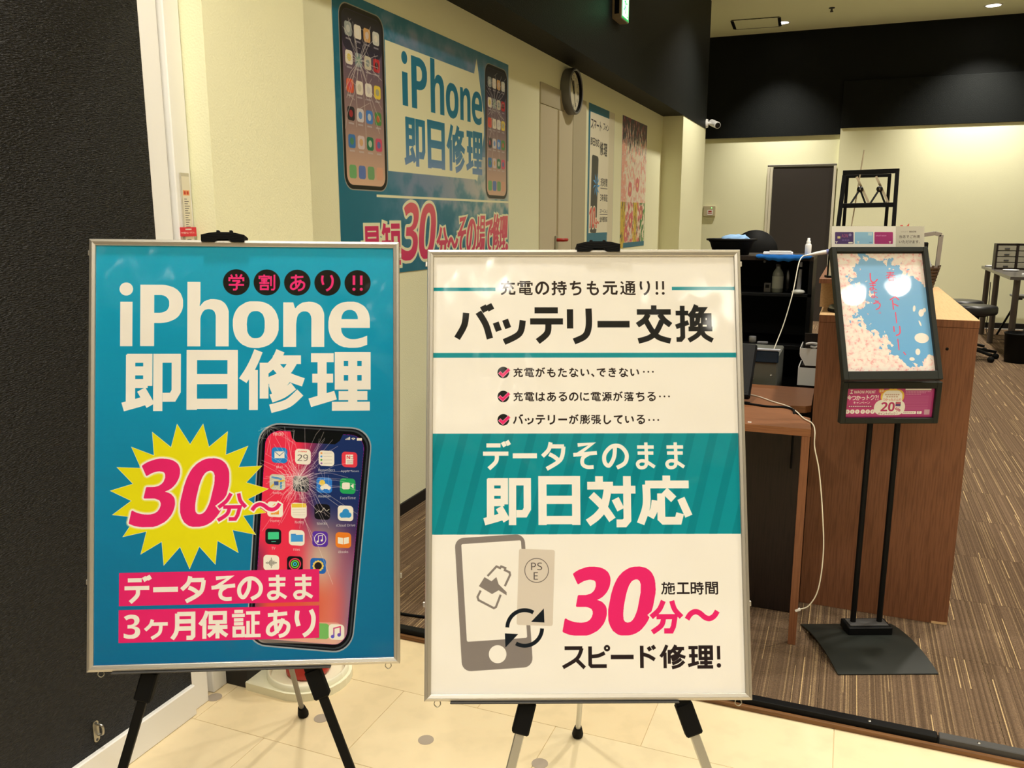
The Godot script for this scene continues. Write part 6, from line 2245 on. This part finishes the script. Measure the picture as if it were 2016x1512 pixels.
	var dk := thing("black_bag", "tall black case standing behind the waste bin at the right edge", "bag", at(1.86, CARPET, -10.45))
	put("case", shape().prism(PackedVector2Array([Vector2(-0.14, 0.0), Vector2(0.25, 0.0), Vector2(0.25, 0.62), Vector2(0.02, 0.6), Vector2(-0.03, 0.5)]), 0.15), M.black, dk)
	var wire := put("floor_wire", shape().tube(curve([Vector3(1.652, 0.7, -12.16), Vector3(1.66, 0.35, -12.14), Vector3(1.655, 0.1, -12.1), Vector3(1.68, CARPET + 0.004, -11.8), Vector3(1.85, CARPET + 0.004, -11.6), Vector3(1.75, CARPET + 0.004, -11.3), Vector3(1.95, CARPET + 0.004, -11.1)]), 0.005, 6), M.rubber)
	label(wire, "black wire hanging down a table leg and looping over the carpet", "wire")


# strokes of the characters on the prints, in a square of 100: width | points of each stroke (~ curved, . dot, o ring)
const GLYPHS := {
	"即": "12|17,5 17,90|11,11 46,11 46,57|17,32 46,32|17,53 46,53|4,92 30,85 46,80|35,63 51,90|63,99 63,11 94,11 94,66 88,76 71,76",
	"日": "14.5|14,99 14,8 86,8 86,99|14,48 86,48|14,89 86,89",
	"修": "11.5|~27,0 20,18 12,34 2,50|19,32 19,99|36,20 36,80|~62,0 56,14 48,24 38,33|50,15 95,15|~84,15 74,32 60,44 42,52|~52,22 66,38 80,46 99,53|~72,48 62,58 46,65|~83,59 66,72 47,80|~94,70 74,88 46,97",
	"理": "12|4,11 41,11|6,46 40,46|22,11 22,82|2,88 44,75|50,9 94,9 94,58 50,58 50,9|50,33 94,33|72,9 72,92|49,76 96,76|38,94 100,94",
	"学": "11|18,5 26,20|48,2 52,18|82,3 72,20|9,44 9,25 91,25 91,44|26,42 72,42|~72,42 64,50 52,56|52,53 52,88 46,94 30,94|5,66 95,66",
	"割": "10.5|6,30 6,15 62,15 62,30|34,3 34,16|14,29 55,29|16,41 52,41|5,54 64,54|34,24 34,60|14,97 14,69 56,69 56,97|14,91 56,91|74,12 74,72|94,3 94,85 89,93 74,93",
	"月": "13|~25,8 25,56 20,78 7,97|25,10 82,10 82,88 76,94 58,94|25,36 82,36|25,61 82,61",
	"分": "14|~36,4 26,30 4,52|~62,4 74,30 97,52|20,51 77,51 75,80 70,93 48,93|~42,51 38,76 12,97",
	"保": "12|~28,2 18,28 2,50|18,32 18,99|40,10 90,10 90,41 40,41 40,10|30,59 99,59|64,41 64,99|~60,59 48,77 31,90|~68,59 80,77 98,90",
	"証": "10|10,6 40,6|2,20 46,20|9,35 41,35|9,49 41,49|10,97 10,64 40,64 40,97|10,91 40,91|50,12 98,12|74,12 74,90|74,48 96,48|57,40 57,90|46,92 100,92",
	"充": "11|50,1 50,18|4,21 96,21|34,21 22,48 78,44|64,32 86,56|~36,50 32,76 5,95|62,50 62,88 68,91 92,91 95,74",
	"電": "8.5|14,7 86,7|4,35 4,19 96,19 96,35|50,7 50,45|18,29 38,29|62,29 82,29|18,39 38,39|62,39 82,39|16,54 84,54 84,82 16,82 16,54|16,68 84,68|50,50 50,92 56,95 94,95 97,82",
	"持": "11|20,2 20,88 14,95 3,95|2,22 37,22|2,60 38,47|44,17 93,17|68,2 68,36|38,36 99,36|38,56 99,56|82,38 82,88 76,95 58,95|48,65 60,82",
	"元": "12|16,12 84,12|3,38 97,38|~36,38 34,68 4,95|62,38 62,86 68,90 92,90 96,70",
	"通": "9.5|6,8 20,22|3,42 19,42 19,78|~3,93 19,78 34,90 60,94 99,94|38,8 88,8 68,22|54,14 66,24|40,84 40,28 90,28 90,76 84,82 78,82|40,46 90,46|40,63 90,63|65,28 65,84",
	"交": "12.5|50,0 50,18|3,18 97,18|~34,24 24,40 4,54|~66,24 78,40 96,54|~72,42 56,72 36,88 6,97|~28,42 46,72 64,88 95,97",
	"換": "10.5|20,2 20,88 14,95 3,95|2,22 36,22|2,60 36,48|~58,0 50,18 38,32|52,12 77,12 66,28|46,66 46,29 92,29 92,66|~62,30 60,46 50,54|76,30 76,48 92,48|36,66 100,66|~68,50 64,78 36,98|~70,66 78,84 100,98",
	"対": "13|26,1 26,20|2,20 54,20|~44,22 36,60 22,80 3,94|~10,38 32,60 52,88|50,28 99,28|82,1 82,88 76,95 60,95|58,46 69,68",
	"応": "13|54,0 54,14|12,18 98,18|~14,18 14,60 2,97|~32,50 29,68 21,84|43,36 43,86 48,91 76,91 80,76|50,30 68,48|82,46 97,82",
	"施": "10|22,1 22,16|2,19 45,19|~18,19 16,64 2,96|17,44 39,44 37,82 32,92 22,92|~60,2 54,20 45,32|54,17 98,17|48,47 95,36 95,64 86,66|71,26 71,80|56,36 56,88 60,93 94,93 98,80",
	"工": "13|9,12 91,12|50,12 50,87|2,88 98,88",
	"時": "11|8,94 8,10 36,10 36,90|8,48 36,48|8,84 36,84|48,16 93,16|70,1 70,34|42,34 99,34|42,55 99,55|83,38 83,88 77,95 62,95|51,64 62,80",
	"間": "10.5|8,99 8,6 42,6 42,38 8,38|8,22 42,22|58,38 58,6 92,6 92,90 88,95 76,95|58,22 92,22|58,38 92,38|32,50 68,50 68,88 32,88 32,50|32,69 68,69",
	"源": "10|9,7 24,19|3,34 18,46|~25,60 16,80 6,97|32,10 99,10|~36,10 36,60 23,97|48,30 91,30 91,59 48,59 48,30|48,44 91,44|68,12 63,28|69,58 69,88 64,95 54,95|~53,66 48,78 37,90|~82,66 88,78 99,90",
	"落": "10|3,14 97,14|32,2 32,25|68,2 68,25|7,33 22,43|2,53 16,63|~24,66 16,84 5,97|~52,25 44,40 29,52|48,36 85,36|~83,36 68,56 26,72|~46,46 66,60 99,70|40,99 40,75 84,75 84,99|40,92 84,92",
	"膨": "9.5|~11,8 11,60 3,97|12,10 36,10 36,88 30,94 25,94|12,34 36,34|12,59 36,59|42,12 73,12|57,2 57,25|45,24 70,24|46,37 70,37 70,53 46,53 46,37|49,60 54,78|68,58 63,76|42,89 75,82|~97,4 88,20 76,30|~97,34 88,50 76,60|~99,64 90,84 73,98",
	"張": "9.5|3,10 36,10 36,32 8,32 6,54 36,54 34,84 28,93 15,93|53,58 53,5|53,8 92,8|53,24 89,24|53,40 89,40|42,57 100,57|54,56 54,91 72,82|~66,58 76,84 99,97|93,65 78,75",
	"最": "9.5|22,5 78,5 78,34 22,34 22,5|22,19 78,19|2,45 98,45|14,46 14,88|41,46 41,99|14,59 41,59|14,73 41,73|2,91 49,82|52,57 90,57|~90,57 76,82 48,97|~57,60 72,84 99,97",
	"短": "10.5|~18,2 15,14 8,26|12,17 47,17|2,46 49,46|28,17 28,46|~28,46 22,74 3,97|32,60 47,82|52,8 98,8|58,25 92,25 92,51 58,51 58,25|62,60 66,84|90,58 83,84|50,93 100,93",
	"場": "10|2,32 39,32|20,4 20,80|1,84 41,72|50,6 90,6 90,38 50,38 50,6|50,22 90,22|40,51 100,51|~56,50 48,66 36,80|50,63 95,63 92,88 86,95 76,95|~68,64 58,80 42,96|~83,64 74,82 57,97",
	"全": "12|~50,4 30,30 2,46|~50,4 70,30 98,46|26,46 74,46|22,69 78,69|50,46 50,92|5,93 95,93",
	"機": "9|2,28 36,28|20,3 20,98|~20,30 14,52 2,66|22,36 35,50|~54,3 44,18 56,28 44,42|~78,3 70,18 82,28 70,42|38,55 99,55|~62,2 70,50 95,96|46,55 46,76 37,96|90,60 70,88",
	"種": "9.5|37,5 7,14|2,32 41,32|22,12 22,98|~22,34 14,54 2,66|24,42 37,56|91,5 50,11|42,22 99,22|50,34 92,34 92,62 50,62 50,34|50,48 92,48|71,10 71,93|48,78 95,78|42,94 100,94",
	"年": "12|~28,2 20,18 5,33|22,17 91,17|26,42 87,42|26,42 26,66|2,67 98,67|57,17 57,99",
	"春": "9.5|12,12 88,12|18,27 82,27|3,42 97,42|~48,2 46,30 30,54 3,68|~60,44 76,58 98,67|28,99 28,60 73,60 73,99|28,78 73,78|28,94 73,94",
	"当": "12|50,2 50,38|17,10 28,30|83,10 72,30|11,40 89,40 89,96|14,65 89,65|8,91 89,91",
	"店": "11|54,1 54,14|14,16 97,16|~16,16 16,60 4,97|58,24 58,56|58,38 92,38|34,97 34,58 87,58 87,97|34,90 87,90",
	"利": "11.5|~45,5 30,10 9,14|2,34 55,34|28,12 28,98|~28,36 18,58 2,72|32,44 51,62|71,13 71,70|93,3 93,87 86,95 74,95",
	"用": "12|~17,8 17,60 5,97|18,10 87,10 87,88 80,94 70,94|18,36 87,36|18,62 87,62|52,10 52,96",
	"今": "12|~50,4 30,30 2,48|~50,4 70,30 98,48|30,46 70,46|18,65 80,65 61,98",
	"あ": "12|12,20 86,15|~43,2 40,40 47,86|~70,33 56,68 30,89 13,82 16,62 36,47 64,43 89,54 88,77 74,91 54,97",
	"い": "13|~15,14 15,54 23,77 34,82 42,66|~74,20 86,44 90,72",
	"う": "13|~32,7 50,13 70,13|~14,38 42,29 74,33 79,56 64,82 32,97",
	"か": "13|~5,31 40,24 60,26 63,44 58,80 48,92 34,88|~36,4 28,54 8,93|~74,20 87,44 95,62",
	"が": "12|~4,33 36,26 55,28 58,46 53,80 43,92 30,88|~32,8 24,56 6,93|~68,24 82,46 90,64|72,4 81,18|86,-2 95,12",
	"き": "11.5|16,20 82,15|12,41 88,36|~44,2 56,34 78,67|~78,67 60,58 44,62|~24,64 18,82 38,93 78,92",
	"く": "13|~72,4 24,48 74,97",
	"け": "13|~14,6 9,40 17,92|36,31 97,28|~70,4 74,52 48,97",
	"こ": "13|~20,16 50,20 78,14|~17,62 24,86 52,91 88,86",
	"し": "14|~25,4 22,62 34,90 60,90 88,62",
	"す": "12|3,22 97,20|~58,2 60,50 54,66 38,66 34,50 48,42 62,56 60,82 36,99",
	"そ": "12.5|22,11 77,7 18,48|5,47 95,40|~64,43 42,58 40,80 56,91 82,91",
	"た": "12.5|6,24 64,20|~36,3 26,60 8,96|~52,46 70,42 92,44|~48,68 54,88 74,92 96,88",
	"だ": "12|4,28 58,23|~33,6 24,60 6,96|~50,50 68,46 86,48|~46,70 52,88 70,92 92,88|72,6 80,20|87,0 95,14",
	"ち": "12.5|7,24 90,18|~43,2 34,36 26,60|~26,60 54,45 84,54 86,76 66,92 32,96",
	"つ": "14|~4,33 50,18 88,28 91,56 68,80 30,88",
	"っ": "12|~12,52 50,42 82,50 84,68 66,86 36,92",
	"て": "13|~5,20 50,17 95,12|~90,14 54,38 46,62 58,84 84,91",
	"で": "12.5|~4,22 46,18 90,14|~84,16 50,40 42,64 54,84 80,91|68,38 77,52|83,32 92,46",
	"な": "12|7,23 54,18|~35,2 28,36 7,64|~66,18 80,26 94,38|~66,38 66,74 60,90 38,94 26,82 42,70 70,76 95,94",
	"に": "13|~14,6 8,50 16,94|~42,21 64,24 92,19|~44,62 44,82 66,88 96,83",
	"の": "13|~50,17 46,56 28,86 12,74 13,44 38,17 70,17 92,44 86,76 56,94",
	"は": "12.5|~14,6 9,50 16,94|38,30 96,27|~70,4 71,72 62,91 42,91 36,78 50,68 72,74 96,91",
	"ま": "12|14,19 86,19|16,41 84,41|~52,2 54,72 46,91 24,93 15,80 27,70 52,72 89,92",
	"も": "12|~46,2 33,60 44,91 70,93 86,74 78,50|8,28 72,28|6,53 72,53",
	"よ": "12|54,27 88,24|~52,2 54,72 46,91 22,93 12,80 26,70 50,72 90,93",
	"り": "13.5|~21,6 18,34 25,62|~70,4 80,30 76,64 60,86 42,97",
	"る": "12|19,11 76,10 14,60|~14,60 48,40 84,48 88,74 66,92 40,92 36,78 50,70 64,86",
	"ん": "13|~52,4 30,60 7,96|~19,72 36,54 49,60 54,88 74,92 95,62",
	"ぶ": "11|36,8 58,22|~54,24 38,44 58,66 52,90 36,90|~20,54 14,76 4,88|~72,56 84,70 92,86|72,20 80,34|86,12 94,26",
	"ご": "12|~18,22 46,26 70,20|~15,64 22,86 50,91 84,86|74,6 82,20|88,0 96,14",
	"、": "14|~6,68 18,80 30,95",
	"。": "8|o14,84,11",
	"!": "15|50,4 50,62|.50,88,9.5",
	"‼": "15|28,4 28,62|.28,88,9.5|72,4 72,62|.72,88,9.5",
	"…": "10|.16,50,8|.50,50,8|.84,50,8",
	"〜": "15|~4,62 14,46 28,38 42,42 58,56 72,60 86,52 96,36",
	"ー": "16|5,50 95,50",
	"デ": "13|15,12 66,12|3,42 94,42|~52,42 50,70 24,97|73,0 82,16|88,-5 97,11",
	"タ": "13.5|~36,1 28,28 4,52|32,16 88,16|~86,16 74,64 20,98|~30,44 50,54 70,70",
	"バ": "14|~27,20 22,56 3,93|~60,18 80,54 91,94|72,0 80,16|87,-4 95,12",
	"ッ": "14|10,42 19,66|37,34 46,58|~88,36 78,74 34,98",
	"テ": "14|15,11 83,11|2,42 98,42|~55,42 52,74 24,98",
	"リ": "15|20,4 20,60|~78,2 78,54 66,82 32,98",
	"ス": "14|13,11 86,11|~84,11 64,56 6,94|~56,56 76,76 95,96",
	"ピ": "14|20,4 20,82 26,89 88,89|~80,32 54,44 22,48|o90,12,9",
	"ド": "14|33,2 33,98|~34,38 60,46 86,62|60,8 69,23|77,2 86,17",
	"ト": "14|36,2 36,98|~36,38 60,48 88,64",
	"キ": "13|6,32 88,22|3,63 96,53|40,2 58,98",
	"ャ": "12|10,54 90,38 74,66|38,32 54,98",
	"ン": "14|8,13 34,30|~92,22 74,72 9,93",
	"ペ": "14|~2,64 30,32 52,50 99,82|o78,22,9",
	"ポ": "12|5,32 93,32|50,4 50,90 38,96|~28,50 22,66 9,82|~72,50 80,66 90,80|o91,9,9",
	"パ": "13|~27,22 22,56 3,93|~60,20 80,54 91,94|o88,10,9",
	"ク": "14|~36,2 28,28 6,52|30,17 86,17|~86,17 76,62 24,98",
	"イ": "14|~82,4 54,38 5,62|54,40 54,98",
	"マ": "14|7,16 92,16|~92,16 76,38 50,62|34,48 64,84",
	"フ": "14|9,13 85,13|~85,13 76,64 20,96",
	"ォ": "12|12,48 90,48|62,30 62,95|~60,50 44,70 18,86",
	"ケ": "13|~34,8 26,34 5,58|28,30 95,30|~68,30 62,72 30,98",
	"?": "14|~22,26 34,6 66,6 80,24 70,44 50,56 50,66|.50,88,9",
	"物": "10|~16,6 10,24 2,40|10,26 40,26|25,2 25,98|3,66 42,52|~58,2 52,20 42,36|52,18 95,18 92,86 86,94 76,94|~66,20 58,44 42,64|~80,20 70,54 46,84",
	"置": "9.5|8,6 92,6 92,26 8,26 8,6|36,6 36,26|64,6 64,26|14,38 90,38|52,30 50,46|30,48 80,48 80,84 30,84 30,48|30,60 80,60|30,72 80,72|12,48 12,94 96,94",
	"下": "13|3,12 97,12|46,12 46,98|50,40 80,58",
	"さ": "12.5|8,26 90,18|~42,3 54,30 76,58|~76,58 60,52 48,52|~22,58 16,80 36,93 76,92",
	"を": "12|10,18 80,14|~42,2 34,30 10,56|~12,54 40,38 54,48 56,70|~92,36 50,56 30,78 50,93 86,92",
}
